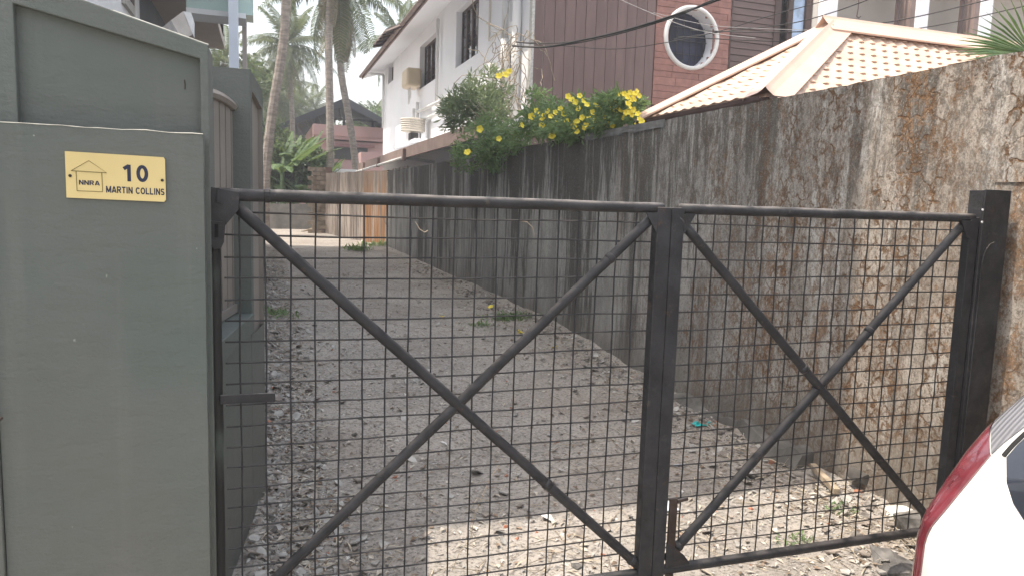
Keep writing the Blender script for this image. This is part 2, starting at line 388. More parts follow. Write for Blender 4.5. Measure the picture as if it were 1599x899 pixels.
# stroke letters: (width, [centre lines]) in a cell one unit high
ST_ = {'N': (.76, [[(.1, 0), (.1, 1)], [(.66, 0), (.66, 1)], [(.12, .96), (.64, .04)]]), 'R': (.78, [[(.1, 0), (.1, 1)], [(.1, .91), (.42, .91)]+arc(.42, .69, .22, .22, 90, -90)+[(.1, .47)], [(.38, .47), (.66, .02)]]),
    'A': (.80, [[(.07, 0), (.36, .93)], [(.73, 0), (.44, .93)], [(.2, .28), (.6, .28)], [(.34, .93), (.46, .93)]]), 'M': (.92, [[(.1, 0), (.1, 1)], [(.82, 0), (.82, 1)], [(.12, .93), (.46, .1)], [(.80, .93), (.46, .1)]]),
    'T': (.68, [[(0, .91), (.68, .91)], [(.34, 0), (.34, 1)]]), 'I': (.28, [[(.14, 0), (.14, 1)]]), 'C': (.78, [arc(.42, .5, .32, .41, 40, 320, 18)]), 'O': (.84, [arc(.42, .5, .32, .41, 0, 360, 24)]),
    'L': (.64, [[(.1, 0), (.1, 1)], [(.1, .09), (.64, .09)]]), 'S': (.70, [arc(.35, .70, .24, .21, 25, 270, 12)+arc(.35, .29, .25, .21, 90, -155, 12)]), ' ': (.34, []),
    '1': (.56, [[(.36, 0), (.36, .98)], [(.36, .93), (.06, .72)]]), '0': (.66, [arc(.33, .5, .235, .40, 0, 360, 24)])}
def text(sx, u0, v0, u1, v1, bold=.215, name='letter', spc=.10):
    W_ = sum(ST_[c][0]+spc for c in sx)-spc; x = 0
    for c in sx:
        w, strokes = ST_[c]
        if strokes:
            m = MB(); lay = 0
            for st in strokes:
                lay += 1; n = len(st); L_, Rr = [], []
                for i, p in enumerate(st):
                    a_ = Vector(st[max(0, i-1)]); b_ = Vector(st[min(n-1, i+1)])
                    if n > 20 and st[0] == st[-1] or abs(st[0][0]-st[-1][0])+abs(st[0][1]-st[-1][1]) < 1e-6 and n > 3:
                        a_ = Vector(st[(i-1) % (n-1)]) if i else Vector(st[-2]); b_ = Vector(st[(i+1) % (n-1)]) if i < n-1 else Vector(st[1])
                    d_ = (b_-a_).normalized(); nn = Vector((-d_.y, d_.x))*bold*.5; L_.append(Vector(p)+nn); Rr.append(Vector(p)-nn)
                def mp(q): return PL(u0+(u1-u0)*(x+q.x)/W_, v0+(v1-v0)*min(1.0, max(0, q.y)), -.0012-.00012*lay)
                k = len(m.v); m.v += [tuple(mp(q)) for q in L_]+[tuple(mp(q)) for q in Rr]
                m.f += [(k+i, k+i+1, k+n+i+1, k+n+i) for i in range(n-1)]
            if sx in ('10',): m.build('digit', INK, npl)
            else: m.build(name, INK, npl)
        x += w+spc
def uv(px, py):   # in the close-up of the plate (corners 183,135  1415,200  1430,765  180,720)
    u = (px-183)/(1420-183)*2-1; s = (u+1)/2; top = 135+s*70; bot = 715+s*50
    return u, 1-2*(py-top)/(bot-top)
def tbox(s, x0, yt, x1, yb, **k):
    ua, va = uv(x0, yb); ub, vb = uv(x1, yb); _, vt = uv(x0, yt); text(s, ua, va, ub, vt, **k)
tbox('10', 880, 290, 1200, 505, bold=.21, spc=.22)
tbox('NNRA', 340, 492, 592, 552)
tbox('MARTIN COLLINS', 668, 565, 1405, 650)
def pline(pts, w=.0011):
    m = MB(); q = [PL(*uv(*p), -.0016) for p in pts]; m.tube(q, w, 5); return m
pline([(250, 378), (468, 250), (682, 402), (250, 378)]).build('house_outline', LINE, npl)
pline([(310, 382), (314, 628), (625, 640), (622, 398)]).build('house_outline', LINE, npl)
for s in ((237, 440), (1380, 492)):
    p = PL(*uv(*s), -.001); MB().tube([p, p+Vector((0, -.003, 0))], .0042, 10).build('screw', RUST, npl)

# ------------------------------------------------------------------ oblique low wall, side gate, far pillar of the driveway entrance
L0 = (-.225, 2.57); L1 = (-.067, 3.6); L2 = (-.012, 3.95)
ent = thing('driveway_wall', 'grey green low wall with sill and tall end pillar behind the left leaf of the gate', 'wall', (-.15, 3.2, gz(3)))
dirv = Vector((L2[0]-L1[0], L2[1]-L1[1], 0)).normalized(); nin = Vector((-dirv.y, dirv.x, 0))  # towards the house
sz = P(392, 491, line=(L0, L1)).z
def seg(a, b, z0, z1, th, mb): 
    a = Vector((*a, 0)); b = Vector((*b, 0)); o = nin*th
    mb.hexa([a+Vector((0, 0, z0)), b+Vector((0, 0, z0)), b+o+Vector((0, 0, z0)), a+o+Vector((0, 0, z0)), a+Vector((0, 0, z1)), b+Vector((0, 0, z1)), b+o+Vector((0, 0, z1)), a+o+Vector((0, 0, z1))]); return mb
seg(L0, (L1[0]-.001, L1[1]-.001), -.3, sz, .12, MB()).build('low_wall', GREEN, ent, bevel=.003)
lz = sz-.085
b_ = seg((L0[0]+.012, L0[1]), (L1[0]+.012, L1[1]), lz, sz+.004, .12, MB()).build('sill', GREEN, ent, bevel=.004)
# end pillar with sloping top and a recessed panel on its lane side
pb1 = P(393, 112, line=(L1, L2)).z; pb2 = P(412, 148, line=(L1, L2)).z
v1 = Vector((*L1, 0)); v2 = Vector((*L2, 0)); back = Vector((-.42, 0, 0))
def P2(t, z, o=0): v = v1.lerp(v2, t)+nin*o; return Vector((v.x, v.y, z))
def arch(t): return pb1+(pb2-pb1)*(t**1.5)
TS = fr(10)
pm = MB()
pm.grid(lambda t, k: P2(t, arch(t))+back*k, TS, fr(1))                      # top
pm.poly([P2(0, -.3), P2(0, arch(0)), P2(0, arch(0))+back, P2(0, -.3)+back])     # face towards the street
pm.poly([P2(1, -.3), P2(1, arch(1)), P2(1, arch(1))+back, P2(1, -.3)+back])
pm.grid(lambda t, k: P2(t, -.3+(sz-.1+.3)*k, 0), fr(1), fr(1))                  # below the recess
pm.grid(lambda t, k: P2(t*.16, sz-.1+(arch(t*.16)-sz+.1)*k), TS, fr(1))
pm.grid(lambda t, k: P2(.93+t*.07, sz-.1+(arch(.93+t*.07)-sz+.1)*k), TS, fr(1))
pm.grid(lambda t, k: P2(.16+.77*t, arch(.16+.77*t)-.085*(1-k)), TS, fr(1))
pm.build('end_pillar', GREEN, ent)
rp = MB(); rp.grid(lambda t, k: P2(.14+.81*t, sz-.12+(arch(.14+.81*t)-.07-sz+.12)*k, .02), TS, fr(1)); rp.grid(lambda t, k: P2(.16+.77*t, arch(.16+.77*t)-.085, .02*k), TS, fr(1))
rp.grid(lambda k, j: P2(.93, sz-.1+(arch(.93)-.085-sz+.1)*j, .02*k), fr(1), fr(1))
rp.build('recessed_panel', SIDEGATE, ent)
# boarded steel gate of the driveway
G0 = Vector((-.335, 2.6, 0)); G1 = Vector((-.128, 3.67, 0)); gd = (G1-G0); gn = Vector((-gd.y, gd.x, 0)).normalized()
gate2 = thing('side_gate', 'grey brown boarded gate with curved top between the two green pillars', 'gate', (G0.x, G0.y, 0))
zt_a = P(325, 137, line=(G0.xy, G1.xy)); zt_b = P(368, 165, line=(G0.xy, G1.xy)); 
ta = (zt_a.xy-G0.xy).length/gd.length; tb = (zt_b.xy-G0.xy).length/gd.length
def gtop(t):
    s = (t-ta)/(tb-ta); return zt_a.z+(zt_b.z-zt_a.z)*s+.012*(1-(2*s-1)**2)
def GP(t, z, o=0): v = G0.lerp(G1, t)+gn*o; return Vector((v.x, v.y, z))
nb = 11
for i in range(nb):
    t0, t1 = i/nb+.010, (i+1)/nb-.006
    m = MB(); m.hexa([GP(t0, sz+.02, 0), GP(t1, sz+.02, 0), GP(t1, sz+.02, .012), GP(t0, sz+.02, .012), GP(t0, gtop(t0)-.03, 0), GP(t1, gtop(t1)-.03, 0), GP(t1, gtop(t1)-.03, .012), GP(t0, gtop(t0)-.03, .012)])
    m.build('board', SIDEGATE, gate2)
m = MB(); m.grid(lambda t, k: GP(t, sz+.02+(gtop(t)-.03-sz-.02)*k, .015), fr(8), fr(1)); m.build('back_sheet', FRAMEBR, gate2)
MB().tube([GP(t, gtop(t)-.02, -.004) for t in fr(12)], .02, 6).build('top_rail', SIDEGATE, gate2)
m = MB(); m.hexa([GP(0, sz+.012, -.012), GP(1, sz+.012, -.012), GP(1, sz+.012, .02), GP(0, sz+.012, .02), GP(0, sz+.05, -.012), GP(1, sz+.05, -.012), GP(1, sz+.05, .02), GP(0, sz+.05, .02)]); m.build('bottom_rail', SIDEGATE, gate2)
m = MB(); m.hexa([GP(.985, sz+.012, -.01), GP(1.03, sz+.012, -.01), GP(1.03, sz+.012, .03), GP(.985, sz+.012, .03), GP(.985, gtop(1)-.0, -.01), GP(1.03, gtop(1)-.0, -.01), GP(1.03, gtop(1)-.0, .03), GP(.985, gtop(1), .03)]); m.build('end_stile', SIDEGATE, gate2)
MB().box((-.5, 4.05, -.2), (-.30, 21, 1.75)).build('boundary_wall', GREEN)
tag(bpy.data.objects['boundary_wall'], 'grey green side wall of the neighbouring plot beyond the driveway pillar', 'wall')

# ------------------------------------------------------------------ the wire mesh gate
D = 2.414
def leaf(name, label, x0, x1, braces, cols, side):
    g = thing(name, label, 'gate', ((x0+x1)/2, D, gz(2.4)), 'two leaves of the wire mesh gate')
    zt, zb = 1.552, .125
    rough_bar((x0, D, zt), (x1, D, zt), .0195, 12, 24, .0008).build('top_rail', IRON, g, smooth=True)
    rough_bar((x0, D, zb), (x1, D, zb), .0195, 12, 24, .0008).build('bottom_rail', IRON, g, smooth=True)
    for i, (a, b) in enumerate(braces):
        y = D+.003 if i else D-.002
        o = rough_bar((a[0], y, a[1]), (b[0], y, b[1]), .0185, 12, 16, .001).build('brace', IRON, g, smooth=True)
        for tt in (((.72, .97), (.12, .96)), ((.44, .96), (.34, .96)))[side][i]:
            p = Vector((a[0], y, a[1])).lerp(Vector((b[0], y, b[1])), tt); dd = (Vector((b[0], y, b[1]))-Vector((a[0], y, a[1]))).normalized()
            MB().tube([p-dd*.012, p-dd*.004, p+dd*.006, p+dd*.014], [.0188, .0218, .0213, .0188], 12).build('weld_bead', IRON, o, smooth=True)
    # wires
    for c in cols:
        pts = []
        ph = random.random()*9
        for k in range(23):
            z = zb+.01+(zt-zb-.02)*k/22
            pts.append((c+.0016*sin(z*9+ph)+random.uniform(-.0006, .0006), D+.019+.0018*sin(z/.068*pi+c*40), z))
        MB().tube(pts, .0030, 5).build('upright_wire', IRON, g)
    z = 1.495
    while z > zb+.02:
        pts = []; nx = 24; ph = random.random()*9
        for k in range(nx+1):
            x = x0+.01+(x1-x0-.02)*k/nx
            pts.append((x, D+.024+.001*sin(x*41+z*40), z+.0028*sin(x*5+ph)+random.uniform(-.0006, .0006)))
        MB().tube(pts, .0030, 5).build('cross_wire', IRON, g); z -= .0681
    return g
gl = leaf('mesh_gate', 'left leaf of the black wire mesh gate, latched at the green pillar', -.135, 1.40, [((-.085, 1.515), (1.39, .145)), ((1.375, 1.53), (-.12, .16))], [-.08+.0768*i for i in range(19)], 0)
gr = leaf('mesh_gate', 'right leaf of the black wire mesh gate, hung on the dark steel post', 1.47, 2.945, [((1.465, 1.52), (2.90, .15)), ((2.905, 1.53), (1.50, .16))], [1.49+.0752*i for i in range(1, 19)], 1)
# stiles
MB().box((1.368, D-.022, .10), (1.427, D+.022, 1.556)).build('meeting_stile', IRON, gl, bevel=.004)
MB().box((1.429, D-.020, .10), (1.484, D+.022, 1.556)).build('meeting_stile', IRON, gr, bevel=.004)
rough_bar((-.150, D, .0), (-.150, D, 1.47), 0.019, 10, 16, .0015).build('latch_stile', PEEL, gl, smooth=True)
MB().box((2.915, D-.02, .09), (2.965, D+.02, 1.555)).build('hinge_stile', IRON, gr, bevel=.004)
# latch plates at the top left corner
def plate(pts, y, th=.008): return MB().prism([P(px, py, y=y) for px, py in pts], (0, th, 0))
plate([(324, 291), (374, 300), (373, 327), (352, 352), (350, 372), (330, 350), (324, 322)], D-.03).build('latch_plate', IRON, gl, bevel=.002)
plate([(327, 345), (350, 347), (350, 378), (345, 388), (334, 390), (325, 378)], D-.036, .006).build('hasp', IRON, gl, bevel=.002)
plate([(335, 350), (341, 350), (341, 371), (335, 371)], D-.0375, .002).build('hasp_slot', simple('slot_dark', (.008, .008, .008), .1, 5, .9), gl)
MB().tube([P(322, 290, y=D-.03), P(322, 330, y=D-.03)], .008, 8).build('pivot_pin', IRON, gl)
MB().tube([P(340, 294, y=D-.024), P(340, 316, y=D-.028)], .007, 8).build('hinge_band', IRON, gl)
MB().tube([(-.006, D, 1.552), (-.002, D, 1.552), (.010, D, 1.552), (.014, D, 1.552)], [.0196, .0222, .0222, .0196], 12).build('weld_collar', IRON, gl)
# loose bar through the mesh and slide
s = P(344, 624, y=D-.03); t_ = P(430, 620, y=D-.03)
MB().hexa([s+Vector((0, 0, -.014)), t_+Vector((0, 0, -.014)), t_+Vector((0, .012, -.014)), s+Vector((0, .012, -.014)), s+Vector((0, 0, .014)), t_+Vector((0, 0, .014)), t_+Vector((0, .012, .014)), s+Vector((0, .012, .014))]).build('slide_bar', IRON, gl, bevel=.001)
# old fixed channel standing behind the latch side
old = MB(); old.hexa([(-.186, D+.02, -.1), (-.150, D+.02, -.1), (-.150, D+.05, -.1), (-.186, D+.05, -.1), (-.186, D+.02, 1.5), (-.15, D+.02, 1.5), (-.15, D+.05, 1.5), (-.186, D+.05, 1.5)])
tag(old.build('fixed_jamb', PEEL, base=(-.17, D, -.07)), 'rusty narrow upright steel jamb between the green pillar and the left leaf', 'post')
# drop bolt
bt = MB(); p = P(1041, 790, y=D+.02)
db = []
MB().box((1.497, D-.012, .02), (1.533, D-.004, .42)).build('drop_bolt', RUST, gr, bevel=.002)
MB().tube([(1.53, D-.012, .41), (1.575, D-.012, .415)], .008, 8).build('bolt_handle', RUST, gr)
# corner gusset plates
for gg, pts in ((gl, [(1395, D-.01, .12), (1.30, 0, .12)]),): pass
MB().prism([(1.49, D-.02, .14), (1.60, D-.02, .145), (1.57, D-.02, .185), (1.49, D-.02, .25)], (0, .006, 0)).build('gusset', IRON, gr)
MB().prism([(2.92, D-.02, 1.54), (2.92, D-.02, 1.46), (2.90, D-.02, 1.47), (2.86, D-.02, 1.54)], (0, .006, 0)).build('gusset', IRON, gr)
MB().prism([(1.368, D-.024, 1.535), (1.368, D-.024, 1.46), (1.32, D-.024, 1.535)], (0, .006, 0)).build('gusset', IRON, gl)
MB().prism([(1.484, D-.024, 1.535), (1.484, D-.024, 1.46), (1.53, D-.024, 1.535)], (0, .006, 0)).build('gusset', IRON, gr)

# steel post of the gate (channel) on the right
post = thing('steel_post', 'thick dark grey steel channel post at the stained wall', 'post', (3.05, D, gz(2.4)))
zt = P(1528, 296, y=D).z
MB().box((2.972, D-.03, -.2), (3.125, D-.022, zt)).build('front_plate', IRON, post, bevel=.002)
MB().box((2.972, D-.0215, -.2), (2.984, D+.05, zt-.003)).build('flange', IRON, post, bevel=.002)
MB().box((3.113, D-.0215, -.2), (3.125, D+.05, zt-.004)).build('flange', IRON, post, bevel=.002)
for (x, y_) in ((1534, 328), (1533, 347)):
    p = P(x, y_, y=D-.03); MB().tube([p, p+Vector((0, -.003, 0))], .005, 8).build('bolt', PVC, post)
MB().prism([(2.988, D-.036, -.1), (3.108, D-.036, -.1), (3.108, D-.036, 1.35)]+[(3.048+.06*cos(a), D-.036, 1.35+.10*sin(a)) for a in [pi*k/8 for k in range(1, 8)]]+[(2.988, D-.036, 1.35)], (0, .0055, 0)).build('web_shadow', IRON, post)  # arched plate standing for the web recess and the stile's shadow on it

# ------------------------------------------------------------------ long stained wall on the right
XW = 3.3
lw = thing('stained_wall', 'long old concrete wall streaked black and brown along the right side of the lane', 'wall', (XW, 12, 0))
ZT = 2.32
wy = axisvals([(-1.0, 2.0, .25), (2.0, 9, .045), (9, 21.3, .18)])
wz = axisvals([(-.3, ZT, .045)])
def wf(y, z):
    x = XW+noise.noise((y*.8, z*.8, 1))*.012+noise.noise((y*4, z*4, 2))*.005+noise.noise((y*14, z*14, 2))*.0025
    zt = z
    if z > ZT-.001: zt = ZT+.012*noise.noise((y*2, 0, 3))+.006*noise.noise((y*14, 0, 3))+max(0, (y-12))*.004
    if z < .35: x -= .035*max(0, (1-(z+.1)/.45))*(.5+.5*noise.noise((y*1.5, 0, 9)))
    return (x, y, zt)
m = MB(); m.grid(wf, wy, wz)
m.grid(lambda y, k: (XW+.002+.2*k, y, wf(y, ZT)[2]), wy, fr(1))
m.grid(lambda y, k: (XW+.202, y, wf(y, ZT)[2]*(1-k)-.3*k), wy, fr(1))
m.build('wall_face', WALL, lw, smooth=False)
# rougher rubble base course beyond the post (near end)
m = MB(); pe = P(1584, 284, x=XW-.11)
m.grid(lambda y, z: (XW-.11+noise.noise((y*5, z*5, 5))*.012+noise.noise((y*19, z*19, 5))*.006, y, z), axisvals([(0, 2.52, .05)]), axisvals([(-.2, pe.z, .05)]))
m.grid(lambda y, k: (XW-.11+.13*k, y, pe.z-.002), axisvals([(0, 2.52, .1)]), fr(1))
m.grid(lambda k, z: (XW-.11+.13*k, 2.52, z), fr(1), axisvals([(-.2, pe.z, .1)]))
m.build('rough_base_course', WALL, lw)
# cement patch on top
PATCH = simple('grey_cement_patch', (.17, .17, .165), .25, 9, .9, .4, 40)
a, b = P(940, 207, x=XW), P(1040, 187, x=XW)
m = MB(); m.grid(lambda y, k: (XW-.012+noise.noise((y*6, k*3, 1))*.004, y, ZT+.006-(.07+.03*noise.noise((y*5.2, 0, 7)))*(1-k)), axisvals([(b.y, a.y+.4, .06)]), fr(4))
m.build('cement_patch', PATCH, lw)
# broken concrete footing along the foot
FOOT = simple('dark_concrete', (.13, .125, .115), .25, 6, .92, .6, 30, dirt=((.22, .21, .19), .6))
m = MB()
def ff(y, k):
    w = .09+.16*noise.noise((y*1.7, 0, 4))+.04*noise.noise((y*9, 0, 4)); top = gz(y)+.12+.10*noise.noise((y*2, 0, 1))+.04*noise.noise((y*8, 0, 1))
    pr_ = [(0, 1.0), (.7, .92), (1, .25), (1.02, -1.2)][k]
    return (XW+.02-(w+.05)*pr_[0], y, gz(y)-.02+(top-gz(y))*pr_[1]+noise.noise((y*12, k, 1))*.01)
m.grid(ff, axisvals([(3.62, 5.2, .05)]), range(4)); m.poly([ff(3.62, k) for k in (0, 1, 2, 3)]+[(XW+.05, 3.62, -.3)]); m.build('footing', FOOT, lw)

# sunlit end stretch of the wall
FAR = m_farwall()
fw0 = P(603, 262, x=XW+.02); fe = P(508, 268, y=27.5)
fwl = thing('sunlit_wall', 'sunlit end stretch of wall, beige with orange streaks', 'wall', (fe.x, 24, .2))
a = Vector((XW+.02, 21.3, 0)); b = Vector((fe.x, 27.5, 0))
m = MB(); m.grid(lambda t, z: tuple(a.lerp(b, t)+Vector((noise.noise((t*9, z, 1))*.02, 0, (2.4+t*.05)*z+.03*noise.noise((t*20, 0, 1))*z))), fr(24), fr(6))
m.grid(lambda t, k: tuple(a.lerp(b, t)+Vector((.22*k, 0, 2.4+t*.05+.03*noise.noise((t*20, 0, 1))))), fr(24), fr(1))
m.build('wall_face', FAR, fwl)
# brick end pier
BRICK = simple('laterite_brick', (.27, .22, .17), .25, 5, .9, .5, 20, obr=.4)
pier = thing('brick_pier', 'weathered brick pier at the far end of the sunlit wall', 'pier', (fe.x-.3, 27.6, .2))
x0, x1 = P(487, 280, y=27.5).x, P(512, 280, y=27.5).x; zt = P(500, 262, y=27.5).z
MB().box((x0+.03, 27.55, -.1), (x1+.12, 28.1, zt-.03)).build('mortar_core', simple('old_mortar', (.3, .26, .22), .2, 5, .95, .3, 20), pier)
bh = .16; row = 0; z = .1
bm_ = MB().box((0, 0, 0), (.27, .1, .14)).mesh('brick', BRICK)
while z < zt-.1:
    for c in range(3 if row % 2 else 2):
        xx = x0+.0+c*.29-(.14 if row % 2 else 0)
        if xx+.27 > x1+.16: continue
        o = link('brick', bm_, pier, Vector((xx, 27.46, z))-pier.location+Vector((0, random.uniform(-.015, .015), 0)))
    z += bh; row += 1
MB().box((x1-.1, 27.44, zt-.5), (x1+.14, 28.15, zt+.02)).build('cap_block', simple('brown_red_render', (.20, .13, .105), .2, 4, .9), pier)
# low wall closing the lane
lowm = MB(); za = P(430, 318, y=30).z
lowm.grid(lambda x, z: (x, 30+noise.noise((x, z*2, 1))*.03, -.1+(za+.1)*z+noise.noise((x*3, 0, 1))*.05*z), axisvals([(-4, 2.6, .3)]), fr(5))
lowm.grid(lambda x, k: (x, 30+.2*k, za+noise.noise((x*3, 0, 1))*.05), axisvals([(-4, 2.6, .3)]), fr(1))
tag(lowm.build('low_block_wall', simple('grey_blockwork', (.20, .19, .175), .25, 3, .92, .5, 14), base=(0, 30, .3)), 'low grey block wall closing the far end of the lane under the banana plants', 'wall')

# ------------------------------------------------------------------ tiled porch roof behind the wall
YN, YF, XE, ZE = 4.76, 6.62, 3.60, 2.44
AP = P(1300, 44, y=5.62); YR = 5.62; ZR = AP.z; XA = AP.x; XEND = 12.5
porch = thing('porch', 'open porch under a salmon pressed tile hip roof just behind the stained wall', 'porch', (6, YR, 0))
slo = Vector((0, YR-YN, ZR-ZE)); L = slo.length; sdir = slo/L; nrm = Vector((0, -sdir.z, sdir.y))
# sheet under the tiles
MB().slab([(XE, YN, ZE), (XEND, YN, ZE), (XEND, YR, ZR), (XA, YR, ZR)], (0, 0, -.02)).build('roof_sheet', TILE, porch)
MB().slab([(XE, YF, ZE), (XE, YN, ZE), (XA, YR, ZR), (XA, YR, ZR+.0001)], (0, 0, -.02)).build('roof_sheet', TILE, porch)
MB().slab([(XEND, YF, ZE), (XE, YF, ZE), (XA, YR, ZR), (XEND, YR, ZR)], (0, 0, -.02)).build('roof_sheet', TILE, porch)
# pressed tiles: one mesh, many tiles
TW, TH = .128, L/11.0
def tilemesh(sx, sy):
    prof = [(0, 0), (.22, -.004), (.45, 0), (.60, .006), (.78, .010), (.92, .006), (1, 0)]
    m = MB()
    for k in (0, 1):
        pass
    n = len(prof)
    for v, lift in ((-.03, .005), (1.0, .001)):
        for u, h in prof: m.v.append((u*sx, v*sy, h+lift))
    for u, h in prof: m.v.append((u*sx, -.03*sy, h*.3+.0))
    for i in range(n-1):
        m.f.append((i, i+1, n+i+1, n+i)); m.f.append((2*n+i, 2*n+i+1, i+1, i))
    return m.mesh('tile', TILE)
tm = tilemesh(TW, TH)
rot = Matrix((Vector((1, 0, 0)), sdir, nrm)).transposed().to_4x4()
cnt = 0
rest = MB(); tl_ = tm
for r in range(11):
    v = r/11
    xs0 = XE+(XA-XE)*v
    x = XE+(.0 if r % 2 else .064)
    while x < 12.2:
        if x > xs0+.08:
            loc = Vector((x, YN, ZE))+sdir*(v*L)+nrm*.004
            if x < 7.3 and cnt < 290:
                o = link('tile', tm, porch); o.rotation_euler = rot.to_euler(); o.location = loc-porch.location; cnt += 1
            else:
                k0 = len(rest.v); rest.v += [tuple(rot @ vv.co+loc) for vv in tm.vertices]; rest.f += [tuple(k0+i for i in p.vertices) for p in tm.polygons]
        x += TW
tag(rest.build('roof_tiles', TILE, porch), kind='stuff')
# the lane side slope: small tiles seen almost edge on
s2 = Vector((XA-XE, 0, ZR-ZE)); L2_ = s2.length; d2 = s2/L2_; n2 = Vector((-d2.z, 0, d2.x))
rot2 = Matrix((Vector((0, -1, 0)), d2, n2)).transposed().to_4x4()
t2 = tilemesh(.155, L2_/10); 
for r in range(10):
    v = r/10; ya, yb = YN+(YR-YN)*v, YF+(YR-YF)*v
    y = yb-.06-(0 if r % 2 else .07)
    while y-.155 > ya+.05:
        o = link('tile', t2, porch); o.rotation_euler = rot2.to_euler(); o.location = Vector((XE, y, ZE))+d2*(v*L2_)+n2*.004-porch.location; y -= .155
# ridge and hip caps: folded sheet with a rounded fold
def cap(a, b, w, na, nb_, name='hip_cap', h=.035):
    a, b = Vector(a), Vector(b); m = MB(); up = (Vector(na)+Vector(nb_)).normalized(); t = (b-a).normalized()
    sa = t.cross(Vector(na)).normalized(); sb = t.cross(Vector(nb_)).normalized()
    if sa.dot(Vector(na).cross(Vector(nb_)).cross(up)) > 0: pass
    def side(nn, sg):
        s_ = t.cross(Vector(nn)).normalized()*sg; return s_
    A_ = side(na, 1); B_ = side(nb_, -1)
    if A_.z > 0: A_ = -A_
    if B_.z > 0: B_ = -B_
    prof = [A_*w+Vector(na)*.03, A_*w*.98+Vector(na)*.045, A_*w*.25+Vector(na)*.045, A_*w*.12+up*(h+.03), up*(h+.045), B_*w*.12+up*(h+.03), B_*w*.25+Vector(nb_)*.045, B_*w*.98+Vector(nb_)*.045, B_*w+Vector(nb_)*.03]
    m.grid(lambda k, q: a.lerp(b, k)+prof[int(q)], fr(6), range(9))
    return m.build(name, RIDGE, porch)
apex = Vector((XA, YR, ZR))
cap((XE-.04, YN-.03, ZE-.03), apex, .17, nrm, n2)
nF = Vector((0, (ZR-ZE), (YF-YR))).normalized()
cap((XE-.03, YF+.03, ZE-.02), apex, .12, n2, nF)
cap(apex+Vector((-.12, 0, .02)), (XEND, YR, ZR+.02), .15, nrm, nF, 'ridge_cap')
# gutter, fascia and posts
g_ = MB()
for k in range(7):
    a0, a1 = pi+pi*k/7, pi+pi*(k+1)/7
    for yy0, yy1 in ((YN-.2, YF+.1),):
        pass
gp = [(XE-.05+.055*cos(pi+pi*k/8), ZE-.03+.06*sin(pi+pi*k/8)) for k in range(9)]
g_.grid(lambda y, k: (gp[int(k)][0], y, gp[int(k)][1]), [YN-.05, YF+.1], range(9)); g_.grid(lambda y, k: (gp[int(k)][0]-.004 if k < 4 else gp[int(k)][0]+.004, y, gp[int(k)][1]-.004), [YN-.05, YF+.1], range(9))
g_.build('gutter', GUT, porch)
g2 = [(YN-.05+.055*cos(pi+pi*k/8), ZE-.03+.06*sin(pi+pi*k/8)) for k in range(9)]
MB().grid(lambda x, k: (x, g2[int(k)][0], g2[int(k)][1]), [XE-.05, XEND], range(9)).build('gutter', GUT, porch)
MB().box((XE, YN-.004, ZE-.16), (XE+.02, YF, ZE-.025)).build('fascia', GUT, porch)
for x in (3.9, 6.6, 9.4, 12.2):
    for y in (YN+.25, YF-.3): MB().box((x, y, 0), (x+.2, y+.2, ZE-.02)).build('column', BEIGEP, porch)
MB().tube([P(1362, 38, y=YR)+Vector((0, 0, -.05)), P(1366, 44, y=YR), P(1355, 49, y=YR)], .008, 5).build('roof_finial_scrap', GUT, porch)

# ------------------------------------------------------------------ two tone house on the right
YB = 12.6; XH = 4.5; YHF = 30.1
house = thing('house', 'large house on the right, white lane side, brown clad front with round window', 'house', (8, 20, .1))
zf = 8.6
# lane side wall with window openings (built as strips round the openings)
ops = []
def opening(l, t, r, b_):   # px left(far) top right(near) bottom
    a = P(l, b_, x=XH); c = P(r, b_, x=XH); return (c.y, a.y, (a.z+c.z)/2)
w1 = P(711, 105, x=XH); w1b = P(746, 88, x=XH); w2 = P(655, 138, x=XH); w2b = P(680, 127, x=XH); w3 = P(606, 131, x=XH); w3b = P(614, 127, x=XH)
w2t = P(655, 58, x=XH).z; w3t = P(606, 104, x=XH).z
wins = [(w1b.y, w1.y, 4.86, 6.22), (w2b.y, w2.y, 4.95, 6.22), (w3b.y, w3.y, 5.97, w3t)]
TH_ = .24
ycuts = sorted({YB+.02, YHF} | {w[0] for w in wins} | {w[1] for w in wins})
m = MB()
for y0, y1 in zip(ycuts, ycuts[1:]):
    w = next((w for w in wins if abs(w[0]-y0) < 1e-6), None)
    if w: m.box((XH, y0, 0), (XH+TH_, y1, w[2])); m.box((XH, y0, w[3]), (XH+TH_, y1, 6.62))
    else: m.box((XH, y0, 0), (XH+TH_, y1, 6.62))
m.box((XH+TH_, YHF-TH_, 0), (14, YHF, 6.62))
m.build('side_wall', WHITE, house)
for i, w in enumerate(wins):
    y0, y1, z0, z1 = w; X = XH+.15
    fo = MB(); t = .07
    fo.box((X, y0, z0), (X+.06, y1, z0+t)); fo.box((X, y0, z1-t), (X+.06, y1, z1)); fo.box((X, y0, z0+t), (X+.06, y0+t, z1-t)); fo.box((X, y1-t, z0+t), (X+.06, y1, z1-t))
    nm = 3 if i < 2 else 1
    win = fo.build('window', FRAMEBR, house)
    for k in range(1, nm+1):
        yy = y0+(y1-y0)*k/(nm+1); 
        if nm > 1: MB().box((X-.02, yy-.035, z0+t), (X+.05, yy+.035, z1-t)).build('mullion', FRAMEBR, win)
    if i < 2:
        for k in range(nm+1):
            ya, yb = y0+(y1-y0)*k/(nm+1)+.04, y0+(y1-y0)*(k+1)/(nm+1)-.04
            MB().box((X+.02, ya, z0+t), (X+.03, yb, z1-t)).build('pane', GLASS, win)
        for k in range(5):
            zz = z0+.25+k*.24; MB().tube([(X-.0, y0, zz), (X-.0, y1, zz)], .008, 4).build('grille_bar', FRAMEBR, win)
    else: MB().box((X+.02, y0+t, z0+t), (X+.03, y1-t, z1-t)).build('pane', GLASS, win)
